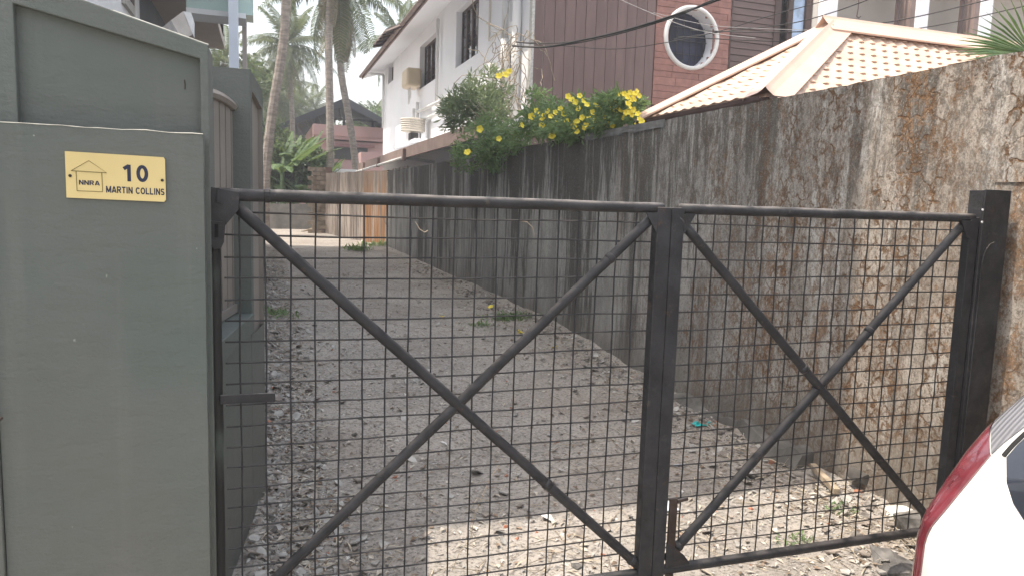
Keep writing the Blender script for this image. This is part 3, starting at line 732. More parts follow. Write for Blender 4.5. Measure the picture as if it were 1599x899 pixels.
# surface framed blank panel near the pipes
a = P(763, 55, x=XH-.02); b = P(790, 38, x=XH-.02)
m = MB(); 
for q in (((XH-.03, b.y, 4.95), (XH-.002, a.y, 5.0)), ((XH-.03, a.y-.06, 5.0), (XH-.002, a.y, 6.2)), ((XH-.03, b.y, 5.0), (XH-.002, b.y+.06, 6.2))): m.box(*q)
m.build('panel_frame', BEIGEP, house)
# upper eave and upper storey set back
er = MB(); er.hexa([(3.72, YB, 6.36), (3.72, YHF+.4, 6.36), (XH+.02, YHF+.4, 6.62), (XH+.02, YB, 6.62), (3.72, YB, 6.56), (3.72, YHF+.4, 6.56), (6, YHF+.4, 7.2), (6, YB, 7.2)])
er.build('upper_eave', WHITE, house)
MB().box((3.68, YB, 6.33), (3.715, YHF+.42, 6.58)).build('fascia', EAVEBR, house)
MB().box((6.2, YB+2, 6.6), (14, YHF, 9.6)).build('upper_storey', WHITE, house)
MB().tube([(3.62, YHF+.35, 6.42), (3.62, YB, 6.42)], .06, 6).build('gutter', EAVEBR, house)
# lower sun shade roof
ls = MB(); ls.hexa([(3.62, YB+.1, 2.72), (3.62, YHF+.6, 2.72), (XH+.01, YHF+.6, 2.95), (XH+.01, YB+.1, 2.95), (3.62, YB+.1, 2.92), (3.62, YHF+.6, 2.92), (XH+.01, YHF+.6, 3.12), (XH+.01, YB+.1, 3.12)])
ls.build('lower_eave', WHITE, house)
MB().box((3.575, YB+.1, 2.70), (3.618, YHF+.62, 2.98)).build('fascia', EAVEBR, house)
for px in (629, 589, 567):
    q = P(px, 240, x=3.5); MB().box((3.48, q.y-.08, 2.62), (3.57, q.y+.08, 2.93)).build('gutter_bracket', EAVEBR, house)
MB().tube([(3.52, YHF+.5, 2.66), (3.52, P(629, 240, x=3.52).y, 2.70), (4.4, P(640, 250, x=3.9).y-1, 2.62)], .04, 6).build('gutter_pipe', PVC, house)
dr = P(647, 250, x=XH); dr2 = P(675, 250, x=XH)
MB().box((XH-.03, dr2.y, .3), (XH-.002, dr.y, 2.55)).build('door', FRAMEBR, house)
for k in range(6):
    yy = dr.y+1.0+k*.75
    if yy < 29.6: MB().box((XH-.05, yy, 1.5), (XH-.002, yy+.12, 2.7)).build('slat_post', BEIGEP, house)
MB().box((XH-.06, dr.y+.4, .2), (XH-.052, 29.8, 2.6)).build('lattice_back', WHITE, house)
# downpipes
def pipe(px, y0, y1, r, X=XH-.1, name='downpipe'):
    a = P(px, y0, x=X); b = P(px-1, y1, x=X); b.y = a.y; return MB().tube([(X, a.y, a.z), (X, a.y, b.z)], r, 8).build(name, PVC, house, smooth=True)
pipe(684, 30, 165, .045); pipe(790, -8, 60, .07); pipe(790, 62, 150, .10); pipe(808, -8, 225, .085); pipe(801, 35, 80, .06); pipe(768, 100, 145, .1)
pipe(599, 118, 200, .05); pipe(652, 160, 225, .06, name='waste_pipe'); pipe(646, 170, 225, .05, name='waste_pipe')
a = P(652, 175, x=XH-.1); b = P(706, 150, x=XH-.1); MB().tube([a, b], .05, 6).build('waste_pipe', PVC, house); MB().tube([a+Vector((0, 0, -.3)), b+Vector((0, 0, -.3))], .05, 6).build('waste_pipe', PVC, house)
a = P(576, 115, x=3.66); b = P(598, 117, x=XH-.1); MB().tube([a, b], .05, 6).build('waste_pipe', PVC, house)
# corner trim
MB().box((XH-.02, YB-.02, 0), (XH+.03, YB+.12, 6.9)).build('corner_trim', simple('aged_white_edge', (.5, .5, .48), .2, 30, .8), house)
# brown clad front: vertical boards
xb0, xb1 = XH+.035, P(1021, 80, y=YB).x; xr1 = P(1138, 80, y=YB).x; xs1 = P(1208, 50, y=YB).x
cw = P(1079, 60, y=YB); R1 = .56
fwm = MB().box((XH+.03, YB+.03, 0), (cw.x-.7, YB+.3, 6.9)); fwm.box((cw.x+.7, YB+.03, 0), (xs1+.3, YB+.3, 6.9)); fwm.box((cw.x-.7, YB+.03, 0), (cw.x+.7, YB+.3, cw.z-.7)); fwm.box((cw.x-.7, YB+.03, cw.z+.7), (cw.x+.7, YB+.3, 6.9))
def sq_(t):
    c_, s_ = cos(t), sin(t); q = .7/max(abs(c_), abs(s_)); return (cw.x+c_*q, YB+.031, cw.z+s_*q)
fwm.grid(lambda t, k: tuple(Vector(sq_(t)).lerp(Vector((cw.x+(R1-.03)*cos(t), YB+.031, cw.z+(R1-.03)*sin(t))), k)), [2*pi*k/40 for k in range(41)], fr(1))
fwm.build('front_wall', simple('dark_joint', (.05, .035, .03), .1, 4, .9), house)
bxs = [xb0]+[P(820+v/3.745, 100, y=YB).x for v in (43, 104, 165, 225, 285, 345, 405, 468, 528, 585, 640, 698)]+[xb1]
for i, (p0, p1) in enumerate(zip(bxs, bxs[1:])):
    MB().box((p0+.005, YB, 1.2), (p1-.005, YB+.028, 6.9)).build('cladding_board', CLAD, house)
# red stone tiles, irregular courses, round opening left out by a dark disc behind the ring
z = 2.6; row = 0; rnd = random.Random(3)
while z < 6.9:
    h = rnd.choice((.115, .13, .15)); x = xb1+.01
    while x < xr1-.02:
        w = rnd.uniform(.28, .62); x2 = min(x+w, xr1-.01)
        cx, cz = (x+x2)/2, z+h/2
        ins = [((xx-cw.x)**2+(zz-cw.z)**2) < (R1-.05)**2 for xx in (x, x2) for zz in (z, z+h)]
        if z > 3.4 and sum(ins) < 3:
            if any(ins):     # cut back to the ring
                dz = min(abs(z-cw.z), abs(z+h-cw.z)); hwid = sqrt(max(0, (R1-.05)**2-dz*dz))
                if cx < cw.x: x2c = min(x2, cw.x-hwid+.02); x0c = x
                else: x2c = x2; x0c = max(x, cw.x+hwid-.02)
            else: x0c, x2c = x, x2
            if x2c-x0c > .03: MB().box((x0c+.003, YB-.008-rnd.random()*.012, z+.003), (x2c-.003, YB+.029, z+h-.003)).build('stone_tile', REDST, house)
        x = x2
    z += h; row += 1
rw = MB(); K = 40
def ringp(u, q):
    r_, y_ = [(R1-.035, .0), (R1-.032, -.05), (R1-.01, -.065), (R1+.035, -.05), (R1+.045, 0)][int(q)]; r_ -= 0
    return (cw.x+r_*cos(u), YB+y_-.002, cw.z+r_*sin(u))
rw.grid(ringp, [2*pi*k/K for k in range(K+1)], range(5))
rwi = MB().grid(lambda u, q: (cw.x+(R1-.03)*cos(u), YB-.01+q*.33, cw.z+(R1-.03)*sin(u)), [2*pi*k/K for k in range(K+1)], fr(1))
wo = rw.build('round_window', PVC, house, smooth=True)
rwi.build('window_reveal', WHITE, wo, smooth=True)
RG = glass('round_glass', (.018, .02, .04), .12); RG.node_tree.nodes['Principled BSDF'].inputs['Specular IOR Level'].default_value = .2
mm = MB(); mm.poly([(cw.x+(R1-.03)*cos(2*pi*k/K), YB+.02+.0, cw.z+(R1-.03)*sin(2*pi*k/K)) for k in range(K)]); mm.v = [(x, YB+.31, z_) for x, y, z_ in mm.v]
mm.build('pane', RG, wo)
for k in range(-3, 4):
    xx = cw.x+k*.15; hh_ = sqrt(max(0, .53**2-(k*.15)**2))-.01; MB().tube([(xx, YB+.27, cw.z-hh_), (xx, YB+.27, cw.z+hh_)], .008, 5).build('grille_bar', IRON, wo)
for k in (-1, 0, 1):
    zz = cw.z+k*.25; hh_ = sqrt(.53**2-(k*.25)**2)-.01; MB().tube([(cw.x-hh_, YB+.275, zz), (cw.x+hh_, YB+.275, zz)], .008, 5).build('grille_bar', IRON, wo)
# siding
n = 16
for k in range(n*2):
    z = 2.8+k*.128
    if z > 6.8: break
    MB().hexa([(xr1+.03, YB-.004, z), (xs1, YB-.004, z), (xs1, YB+.028, z), (xr1+.03, YB+.028, z), (xr1+.03, YB+.012, z+.118), (xs1, YB+.012, z+.118), (xs1, YB+.028, z+.118), (xr1+.03, YB+.028, z+.118)]).build('siding_board', CLADH, house)
MB().box((xr1-.005, YB-.02, 1.2), (xr1+.028, YB+.028, 6.9)).build('edge_trim', FRAMEBR, house)
# tall window beside the siding
xq = lambda px: P(px, 40, y=YB).x
def vbar(p0, p1, m_, name, y0=YB-.03, y1=YB+.05, par=house): return MB().box((xq(p0), y0, 1.2), (xq(p1), y1, 6.9)).build(name, m_, par)
tw = vbar(1208, 1217, FRAMEBR, 'tall_window'); vbar(1217.3, 1228, GLASS, 'pane', YB+.03, YB+.04, tw); vbar(1228.3, 1236, FRAMEBR, 'mullion', par=tw)
vbar(1256, 1265, FRAMEBR, 'mullion', par=tw)
SKYG = glass('painted_sky_glass', (.22, .30, .42), .05)  # reflected sky is painted in as a pale blue base colour
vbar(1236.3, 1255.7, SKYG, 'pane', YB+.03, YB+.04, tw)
vbar(1265.5, 1273, BEIGEP, 'shaft_side', YB-.05, YB+.3); vbar(1273.3, 1292, WHITE, 'white_column', YB-.25, YB+.25)
XE2 = 22
MB().box((xq(1292)+.02, YB+.9, 0), (XE2, YB+1.1, 7.4)).build('porch_wall', simple('grey_beige_plaster', (.40, .37, .34), .05, .8, .85, .1, 20), house)
for p0, p1, p2 in ((1399, 1403, 1404), (1499, 1503, 1504)):
    MB().box((xq(p0), YB+.0, 0), (xq(p1), YB+.06, 7)).build('thin_post', FRAMEBR, house)
for p0, p1, pe_ in ((1414, 1421, 1441), (1514, 1521, 1540)):
    MB().box((xq(p0), YB-.1, 0), (xq(p1), YB+.3, 7)).build('column_casing', EAVEBR, house)
    MB().box((xq(p1)+.003, YB-.12, 0), (xq(pe_), YB+.3, 7)).build('white_column', WHITE, house)
MB().hexa([(xq(1455), YB+.6, 3.6), (XE2, YB+.6, 3.6), (XE2, YB+.8, 3.6), (xq(1455), YB+.8, 3.6), (xq(1455), YB+.6, 4.45), (XE2, YB+.6, 6.4), (XE2, YB+.8, 6.4), (xq(1455), YB+.8, 4.45)]).build('stair_flank', simple('grey_paint', (.17, .16, .155), .1, 2, .8), house)
MB().box((XH+.02, YB+.1, 6.9), (XE2, YHF, 7.1)).build('roof_slab', WHITE, house)
MB().box((XE2-.2, YB+1.1, 0), (XE2, YHF, 6.9)).build('end_wall', WHITE, house)
hk = P(1341, 3, y=YB-.1); MB().tube([hk+Vector((0, 0, .6)), hk+Vector((0, 0, -.15)), P(1338, 26, y=YB-.1), P(1341, 29, y=YB-.1), P(1344, 26, y=YB-.1)], .012, 5).build('hook', FRAMEBR, house)

# things on the lane side wall
CREAM = simple('cream_plastic', (.62, .52, .38), .06, 3, .45, .05, 40)
a = P(620, 139, x=XH-.5); b = P(640, 136, x=XH-.5)
gy = thing('water_heater', 'cream plastic water heater hung high on the white house wall', 'heater', (XH-.25, (a.y+b.y)/2, 5))
yc = (a.y+b.y)/2; zc = P(630, 137, x=XH-.5).z; hz = P(630, 108, x=XH-.5).z
MB().box((XH-.48, yc-.42, zc), (XH-.01, yc+.42, hz)).build('casing', CREAM, gy, bevel=.08)
MB().tube([(XH-.3, yc-.1, zc), (XH-.3, yc-.1, zc-.3), (XH-.3, yc+.1, zc-.45), (XH-.3, yc+.15, zc)], .03, 6).build('hose', PVC, gy)
a = P(614, 225, x=XH-.55); b = P(648, 221, x=XH-.55)
ac = thing('air_conditioner', 'white outdoor air conditioner unit with ribbed drum on a ledge of the white wall', 'air conditioner', (XH-.3, (a.y+b.y)/2, a.z))
zc = (a.z+b.z)/2; hz = P(630, 192, x=XH-.5).z
MB().box((XH-.55, b.y, zc-.08), (XH, a.y, zc)).build('ledge', WHITE, ac)
MB().box((XH-.5, (a.y+b.y)/2, zc), (XH-.05, a.y-.1, hz)).build('unit', WHITE, ac, bevel=.02)
yc = b.y+.9
MB().tube([(XH-.45, yc, zc+.25)]+[(XH-.45, yc, zc+.25+(hz-zc-.25)*k/12) for k in range(1, 13)], [.34+(.02 if k % 2 else 0) for k in range(13)], 14).build('drum', BEIGEP, ac)
MB().box((XH-.55, yc-.16, zc), (XH-.3, yc+.16, zc+.22)).build('motor', simple('dark_metal', (.08, .08, .08)), ac, bevel=.03)
# awning sheet at the upper eave
aw = thing('awning', 'brown slatted awning frame propped over the white house eave', 'awning', P(600, 60, x=3.5))
pA, pB, pC, pD = P(583, 68, y=26), P(640, 30, y=19), P(652, 30, y=18.6), P(607, 66, y=25)
pA, pD = P(583, 69, y=25), P(612, 64, y=25); pB, pC = P(602, 46, y=21), P(648, 27, y=21)
MB().slab([pA, pD, pC, pB], (0, 0, -.04)).build('sheet', EAVEBR, aw)
for k in range(5):
    t = k/4; MB().tube([pA.lerp(pB, t)+Vector((0, 0, -.08)), pD.lerp(pC, t)+Vector((0, 0, -.08))], .05, 4).build('rib', FRAMEBR, aw)
# ------------------------------------------------------------------ house on the left, over the green wall
lh = thing('house', 'tall pale house on the left behind the green wall with light blue column', 'house', (-3, 12, 0))
LG = simple('pale_grey_plaster', (.74, .75, .76), .04, 1.5, .8, .1, 20); SLATE = simple('slate_blue_panel', (.11, .13, .15), .1, 2, .6, .1, 20)
SOFF = simple('grey_brown_soffit', (.44, .40, .37), .06, 1.5, .85, .1, 20); TEAL = simple('pale_teal_glass', (.46, .60, .57), .06, 1.5, .25, .05, 10)
BLUEW = simple('pale_blue_column_paint', (.66, .72, .82), .05, 1.5, .7, .1, 30)
XL = -1.7
yA = P(218, 20, x=XL).y; yBb = P(284, 20, x=XL).y
MB().box((-7, 5.2, 0), (XL, yA, 7.6)).build('front_block', LG, lh)
MB().box((-7, yA+.003, 0), (XL-.02, yBb, 7.6)).build('dark_block', SLATE, lh)
MB().box((-7, yBb+.003, 0), (-3.2, 21.0, 7.6)).build('rear_block', LG, lh)
wa, wb = P(191, 8, x=XL+.01), P(206, 10, x=XL+.01); wz0 = P(198, 15, x=XL+.01).z
wn_ = MB().box((XL+.001, wa.y, wz0), (XL+.05, wb.y, wz0+1.3)).build('window', simple('aged_frame', (.42, .40, .37)), lh)
MB().box((XL+.051, wa.y+.12, wz0+.12), (XL+.056, wb.y-.1, wz0+1.2)).build('pane', simple('brown_blind', (.14, .11, .10)), wn_)
q1, q2, q3, q4 = P(296, 24, z=4.6), P(337, 25, z=4.6), P(351, 78, z=4.6), P(322, 78, z=4.6)
MB().slab([(q1.x-1.2, q1.y-1, 4.6), (q2.x, q2.y-3.2, 4.6), (q3.x, q3.y, 4.6), (q4.x-2, q3.y, 4.6)], (0, 0, .16)).build('balcony_slab', SOFF, lh)
for k in range(9):
    y = q3.y-.1-k*.62; MB().box((-.86, y-.03, 4.76), (-.82, y+.03, 5.7)).build('railing_bar', IRON, lh)
for zz in (5.7, 5.35, 5.0): MB().box((-.86, q3.y-5.2, zz), (-.82, q3.y-.05, zz+.05)).build('railing_rail', IRON, lh)
# beige beam end
c0 = P(284, 40, y=8.2)
bq = [P(267, 32, y=8.4), P(286, 18, y=8.4), P(301, 54, y=8.4), P(294, 58, y=8.4), P(278, 52, y=8.4)]
MB().prism(bq, (-.25, 1.1, .1)).build('beam_end', simple('beige_grey_beam', (.58, .54, .51)), lh)
MB().prism([P(286, 18, y=8.39), P(298, 20, y=8.39), P(301, 30, y=8.39), P(301, 54, y=8.39), P(288, 22, y=8.39)], (0, .2, 0)).build('beam_side', LG, lh)
ytl = 11.9
ba, bb = P(290, -40, y=ytl), P(395, 22, y=ytl)
tb_ = MB().box((P(291, 15, y=ytl).x, ytl, P(350, 20, y=ytl).z), (P(395, 10, y=ytl).x, ytl+.5, 6.2)).build('teal_band', TEAL, lh)
MB().box((P(291, 15, y=ytl).x, ytl-.04, P(350, 27, y=ytl).z), (P(384, 10, y=ytl).x, ytl+.5, P(350, 19, y=ytl).z)).build('band_rim', LG, lh)
ca, cb = P(357, 50, y=11.5), P(371.5, 50, y=11.5)
MB().box((ca.x, 11.5, 0), (cb.x, 11.5+.3, 7.6)).build('column', BLUEW, lh)
ca, cb = P(378, 50, y=12.6), P(385, 50, y=12.6)
MB().box((ca.x, 12.6, 0), (cb.x, 12.8, 7.6)).build('column', SOFF, lh)
MB().box((P(372, 50, y=12.2).x, 12.41, P(372, 30, y=12.4).z), (P(385, 50, y=12.2).x, 12.58, 6.2)).build('bracket_box', SOFF, lh)
MB().box((-8, 3.55, 7.6), (-.3, 21.3, 11.2)).build('unseen_shade_storeys', LG, lh)  # unseen storeys, added above the view to throw the lane's shadow
MB().box((-8, 4.6, 7.35), (-2.2, 21.0, 7.598)).build('upper_soffit', SOFF, lh)
for k in range(4):  # windows of the added storeys, unseen as well
    y = 5.5+k*4; f_ = MB().box((-.298, y, 8.6), (-.25, y+1.8, 10.2)).build('window', FRAMEBR, lh)
    MB().box((-.249, y+.1, 8.7), (-.243, y+1.7, 10.1)).build('pane', GLASS, f_)

# ------------------------------------------------------------------ pink house with black sheet roof
ph = thing('house', 'pink house with a black sheet canopy roof on posts at the end of the lane', 'house', (5, 46, .4))
PINK = simple('pink_plaster', (.46, .30, .285), .06, .5, .85, .1, 10)
def B45(x0, yt, x1, yb, y, dep, name, m, par=ph, zb=None):
    a = P(x0, yt, y=y); b = P(x1, yb, y=y); z0_ = b.z if zb is None else zb
    return MB().box((a.x, y, z0_), (b.x, y+dep, (a.z+P(x1, yt, y=y).z)/2)).build(name, m, par)
B45(490, 222, 612, 290, 45.4, 9, 'wall', PINK, zb=0)
B45(489, 197, 604, 222, 45.0, 9.4, 'parapet', PINK)
B45(489, 214, 604, 217, 44.9, .1, 'band', simple('dark_pink_trim', (.32, .19, .185)))
B45(519, 226, 585, 231, 45.2, .2, 'lintel', simple('pink_red_trim', (.30, .15, .15)))
wv = B45(522, 231, 574, 251, 45.3, .1, 'window', simple('dark_recess', (.03, .03, .032)))
B45(452, 262, 492, 300, 42, 3, 'lower_annex', PINK, zb=0); B45(452, 268, 492, 276, 41.9, .1, 'band', simple('dark_pink_trim2', (.30, .17, .165)))
BLK = simple('black_roof_sheet', (.022, .027, .036), .2, 2, .6, .1, 10)
ap = P(541, 154, y=46); apb = Vector((ap.x+1, 55, ap.z))
el, er_ = P(436, 196, y=45), P(602, 189, y=42); elb, erb = Vector((el.x+1, 56, el.z)), Vector((er_.x+3, 56, er_.z))
fl = P(503, 200, y=40)
m = MB(); m.slab([el, ap, apb, elb], (0, 0, .06)); m.slab([ap, er_, erb, apb], (0, 0, .06)); m.slab([el+Vector((0, -.01, 0)), ap+Vector((0, -.01, 0)), ap+Vector((0, -.01, -.45)), el+Vector((0, -.01, -.25))], (0, .05, 0)); m.slab([ap+Vector((0, -.01, 0)), er_+Vector((0, -.01, 0)), er_+Vector((0, -.01, -.3)), ap+Vector((0, -.01, -.45))], (0, .05, 0))
m.build('sheet_roof', BLK, ph)
for t in fr(9)[1:-1]:
    MB().tube([el.lerp(ap, t)+Vector((0, 0, -.1)), elb.lerp(apb, t)+Vector((0, 0, -.1))], .06, 4).build('purlin', IRON, ph)
for px in (462, 493, 537, 582, 600):
    a = P(px, 200, y=46.5); zt_ = (el.z+(ap.z-el.z)*(px-436)/(541-436)) if px < 541 else ap.z+(er_.z-ap.z)*(px-541)/61
    MB().tube([(a.x, 46.5, 1), (a.x, 46.5, zt_)], .09, 5).build('roof_post', IRON, ph)
MB().tube([P(520, 186, y=46.4), P(600, 190, y=46.4)], .06, 4).build('tie_rod', IRON, ph)
MB().box((P(562, 0, y=40).x, 39, 0), (P(600, 0, y=40).x, 42, P(575, 240, y=40).z)).build('side_room', PINK, ph)
wallm = MB().box((P(512, 0, y=33).x, 33, .2), (P(560, 0, y=33).x, 33.2, P(530, 264, y=33).z))
tag(wallm.build('garden_wall', WHITE, base=(3, 33, .3)), 'short white garden wall seen over the sunlit wall below the pink house', 'wall')

# ------------------------------------------------------------------ palms
def frondmesh(Lf, droop, n=42, ll=.85, mat=PALML, seed=1, rise=.35, hang=1.0, name='frond', lw=.085):
    rd = random.Random(seed); m = MB(); pts = []
    for i in range(n+1):
        t = i/n; x = Lf*(t-.18*droop*t*t); z = rise*Lf*t-droop*Lf*.75*t*t; pts.append(Vector((x, 0, z)))
    m.tube(pts[::3]+[pts[-1]], [.035*(1-.85*k/(len(pts[::3]))) for k in range(len(pts[::3])+1)], 4)
    for i in range(3, n+1):
        t = i/n; p = pts[i]; tg = (pts[i]-pts[i-1]).normalized()
        l = ll*(.45+1.0*sin(pi*min(1, t*1.02)**.8)*.75)*(1 if t < .97 else .6)
        for s in (-1, 1):
            a = l*rd.uniform(.85, 1.1); out = Vector((tg.x*.55, s, tg.z*.3)).normalized(); 
            sag = hang*rd.uniform(.5, 1.2)
            mid = p+out*a*.5+Vector((0, 0, -.12*a*sag)); tip = p+out*a*(1-.25*sag)+Vector((rd.uniform(-.05, .05), 0, -.55*a*sag))
            w = tg*lw*.5; nn = len(m.v)
            m.v += [tuple(p-w*.5), tuple(p+w*.5), tuple(mid+w), tuple(mid-w), tuple(tip)]
            m.f += [(nn, nn+1, nn+2, nn+3), (nn+3, nn+2, nn+4)]
    return m.mesh(name, mat)
FR = [frondmesh(3.9, .75, seed=1, hang=1.3, rise=.2), frondmesh(4.1, 1.0, seed=2, hang=1.5, rise=.15), frondmesh(3.6, .45, seed=3, rise=.4, hang=.9)]
FD = [frondmesh(3.6, .25, seed=5, mat=PALMD, hang=.9, ll=.6, rise=.0, lw=.07), frondmesh(3.2, .1, seed=6, mat=PALMD, hang=.7, ll=.55, rise=.05, lw=.07)]
def palm(label, trunk, crown, nf=20, sc=1.0, dry=0, r0=.17, r1=.12, group=None, seed=0, tiltbias=0, skip=None):
    rd = random.Random(seed)
    b = Vector(trunk[0]); t = thing('coconut_palm', label, 'palm', b, group)
    # smooth the trunk line
    pts = []
    for i in range(len(trunk)-1):
        a, c = Vector(trunk[i]), Vector(trunk[i+1]); nseg = max(2, int((c-a).length/.22))
        for k in range(nseg): pts.append(a.lerp(c, k/nseg))
    pts.append(Vector(trunk[-1]))
    for _ in range(12):
        pts = [pts[0]]+[(pts[i-1]+pts[i]*2+pts[i+1])/4 for i in range(1, len(pts)-1)]+[pts[-1]]
    n = len(pts)
    MB().tube(pts, [(r0+(r1-r0)*i/n)*(1.07 if i % 2 else 1) for i in range(n)], 10).build('trunk', BARK, t)
    for k in range(nf):
        a = k*2.39996+rd.uniform(-.2, .2); q = k/nf
        if skip and skip(a % (2*pi), q): continue
        o = link('frond', FR[2] if q < .25 else FR[k % 2], t)
        o.location = Vector(crown)-b+Vector((0, 0, .15-.3*q)); s = sc*rd.uniform(.85, 1.1); o.scale = (s, s, s)
        el_ = radians(60-100*q)+rd.uniform(-.12, .12)+tiltbias
        o.rotation_euler = (rd.uniform(-.3, .3), -el_, a)
    for k in range(dry):
        a = rd.uniform(0, 6.28); o = link('dry_frond', FD[k % 2], t)
        o.location = Vector(crown)-b+Vector((0, 0, -.3)); s = sc*rd.uniform(.8, 1.05); o.scale = (s, s, s); o.rotation_euler = (rd.uniform(-.3, .3), radians(rd.uniform(62, 86)), a)
    for k in range(5):
        a = rd.uniform(0, 6.28); p = Vector(crown)+Vector((.28*cos(a)*sc, .28*sin(a)*sc, -.3))
        mm_ = MB(); mm_.tube([p+Vector((0, 0, .16)), p+Vector((0, 0, .12)), p+Vector((0, 0, 0)), p+Vector((0, 0, -.12)), p+Vector((0, 0, -.16))], [.02, .09, .14, .09, .02], 7); mm_.build('coconut', TREEL, t, smooth=True)
    return t
def tp(lst, y): return [P(px, py, y=y) for px, py in lst]
def grd(v): v = Vector(v); v.z = gz(v.y); return v
for (pxs, y, sc_, nf, dry, r0_, r1_, sd_, lb) in (
    ([(413, 290), (417, 240), (427, 160), (440, 90), (446, 40), (449, -60), (449, -200)], 26, 1.0, 18, 0, .165, .145, 1, 'coconut palm whose thick pale trunk leans right just beside the green end pillar'),
    ([(458, 230), (455, 150), (449, 72)], 42, .68, 26, 3, .15, .12, 2, 'coconut palm with full drooping crown behind the leaning trunk'),
    ([(516, 250), (515, 160), (513, 80), (515, -20), (516, -75)], 32, .85, 20, 5, .17, .14, 3, 'coconut palm with straight upright trunk in front of the black canopy roof'),
    ([(556, 255), (546, 190), (531, 110), (529, 10), (535, -22)], 34, .9, 18, 16, .16, .14, 4, 'coconut palm with mottled trunk leaning left and dry brown hanging fronds'),
    ([(640, 200), (636, 100), (625, 62)], 42, .62, 20, 2, .15, .13, 5, 'coconut palm behind the white house whose fronds show beside its eave'),
    ([(592, 240), (592, 200)], 62, .75, 20, 0, .15, .13, 6, 'distant palm crown right behind the black canopy roof'),
    ([(492, 240), (492, 172)], 66, .75, 20, 0, .15, .13, 7, 'distant palm crown showing left of the roof apex'),
    ([(425, 240), (424, 158)], 48, .72, 24, 3, .15, .13, 8, 'palm low behind the leaning trunk, half hidden by the green end pillar'),
    ([(402, 260), (405, 178)], 60, .95, 24, 2, .15, .13, 11, 'dense palm crown low between the end pillar and the leaning trunk'),
    ([(436, 260), (440, 140)], 60, .85, 26, 3, .15, .13, 12, 'far palm crown between the leaning trunk and the full drooping crown'),
    ([(349, 200), (349, 100)], 34, .5, 20, 0, .12, .10, 9, 'palm seen in the gap between the tall green wall and the light blue column'),
    ([(462, 260), (462, 178)], 56, .7, 22, 2, .15, .13, 10, 'palm whose crown shows above the left end of the black canopy roof')):
    tr = tp(pxs, y); tr.insert(0, grd(tr[0])); palm(lb, tr, tr[-1], nf, sc_, dry, r0_, r1_, seed=sd_)

# ------------------------------------------------------------------ leaf clouds
def leafcloud(m, c, rad, n, ll, w, rd, shell=.35, down=.3, clump=0):
    c = Vector(c); cl = []
    if clump:
        for _ in range(clump):
            d = Vector((rd.gauss(0, 1), rd.gauss(0, 1), rd.gauss(0, 1))).normalized()*rd.uniform(.45, 1); cl.append(d)
    for _ in range(n):
        if cl:
            d = rd.choice(cl)+Vector((rd.gauss(0, .17), rd.gauss(0, .17), rd.gauss(0, .15)))
        else:
            d = Vector((rd.gauss(0, 1), rd.gauss(0, 1), rd.gauss(0, 1))).normalized()*(rd.random()**shell)
        p = c+Vector((d.x*rad[0], d.y*rad[1], d.z*rad[2]))
        a = (Vector((d.x, d.y, d.z*.5-down+rd.uniform(-.3, .5)))+Vector((rd.gauss(0, .6), rd.gauss(0, .6), rd.gauss(0, .5)))).normalized()
        s = a.cross(Vector((rd.gauss(0, 1), rd.gauss(0, 1), rd.gauss(0, 1)+.5)))
        if s.length < .01: continue
        s.normalize(); l = ll*rd.uniform(.6, 1.2); ww = w*rd.uniform(.7, 1.2)*.5; nn = a.cross(s)
        k = len(m.v); q = p+a*l*.45
        m.v += [tuple(p), tuple(q+s*ww+nn*ww*.4), tuple(p+a*l-nn*ww*.3), tuple(q-s*ww+nn*ww*.4), tuple(q)]
        m.f += [(k, k+4, k+1), (k+4, k+2, k+1), (k, k+3, k+4), (k+3, k+2, k+4)]
def tree(label, c, rad, n, ll, mat=TREEL, seed=0, clump=40, name='broadleaf_tree', cat='tree'):
    c = Vector(c); t = thing(name, label, cat, (c.x, c.y, gz(c.y))); rd = random.Random(seed)
    m = MB(); leafcloud(m, c, rad, n, ll, ll*.5, rd, clump=clump); m.build('crown', mat, t)
    tk = MB().tube([(c.x, c.y, gz(c.y)-.1), (c.x+.1, c.y, c.z*.5), (c.x, c.y, c.z)], [.14, .11, .05], 7)
    for k in range(6):
        a = k*1.05; tk.tube([(c.x, c.y, c.z*.6), (c.x+rad[0]*.6*cos(a), c.y+rad[1]*.6*sin(a), c.z+rad[2]*.3)], [.05, .02], 5)
    tk.build('trunk', BARK, t); return t
for (px, py, y, rx, rz, n, lb, sd, mt) in (
    (488, 268, 33, .75, 1.0, 2600, 'dense green tree left of the sunlit wall end, over the low block wall', 1, LEAF),
    (448, 270, 33, 1.1, 1.2, 2600, 'dark leafy bush growing behind the low block wall under the banana plants', 2, TREEL),
    (424, 225, 38, 1.0, 1.2, 2200, 'dark tree behind the banana leaves beside the leaning palm', 3, TREEL),
    (612, 210, 50, 2.0, 1.7, 1800, 'bright green bush between the pink house and the white house', 4, LEAF),
    (455, 212, 60, 4.5, 1.6, 3500, 'broad tree line crown behind the black canopy roof', 5, TREEL),
    (352, 130, 40, 2.0, 2.0, 1800, 'dark tree behind the pale blue column', 6, TREEL),
    (585, 205, 62, 3.0, 2.0, 2200, 'tree crown behind the right end of the black canopy roof', 7, TREEL)):
    tree(lb, P(px, py, y=y), (rx, rx, rz), n, .26 if y < 40 else .4, mt, sd)
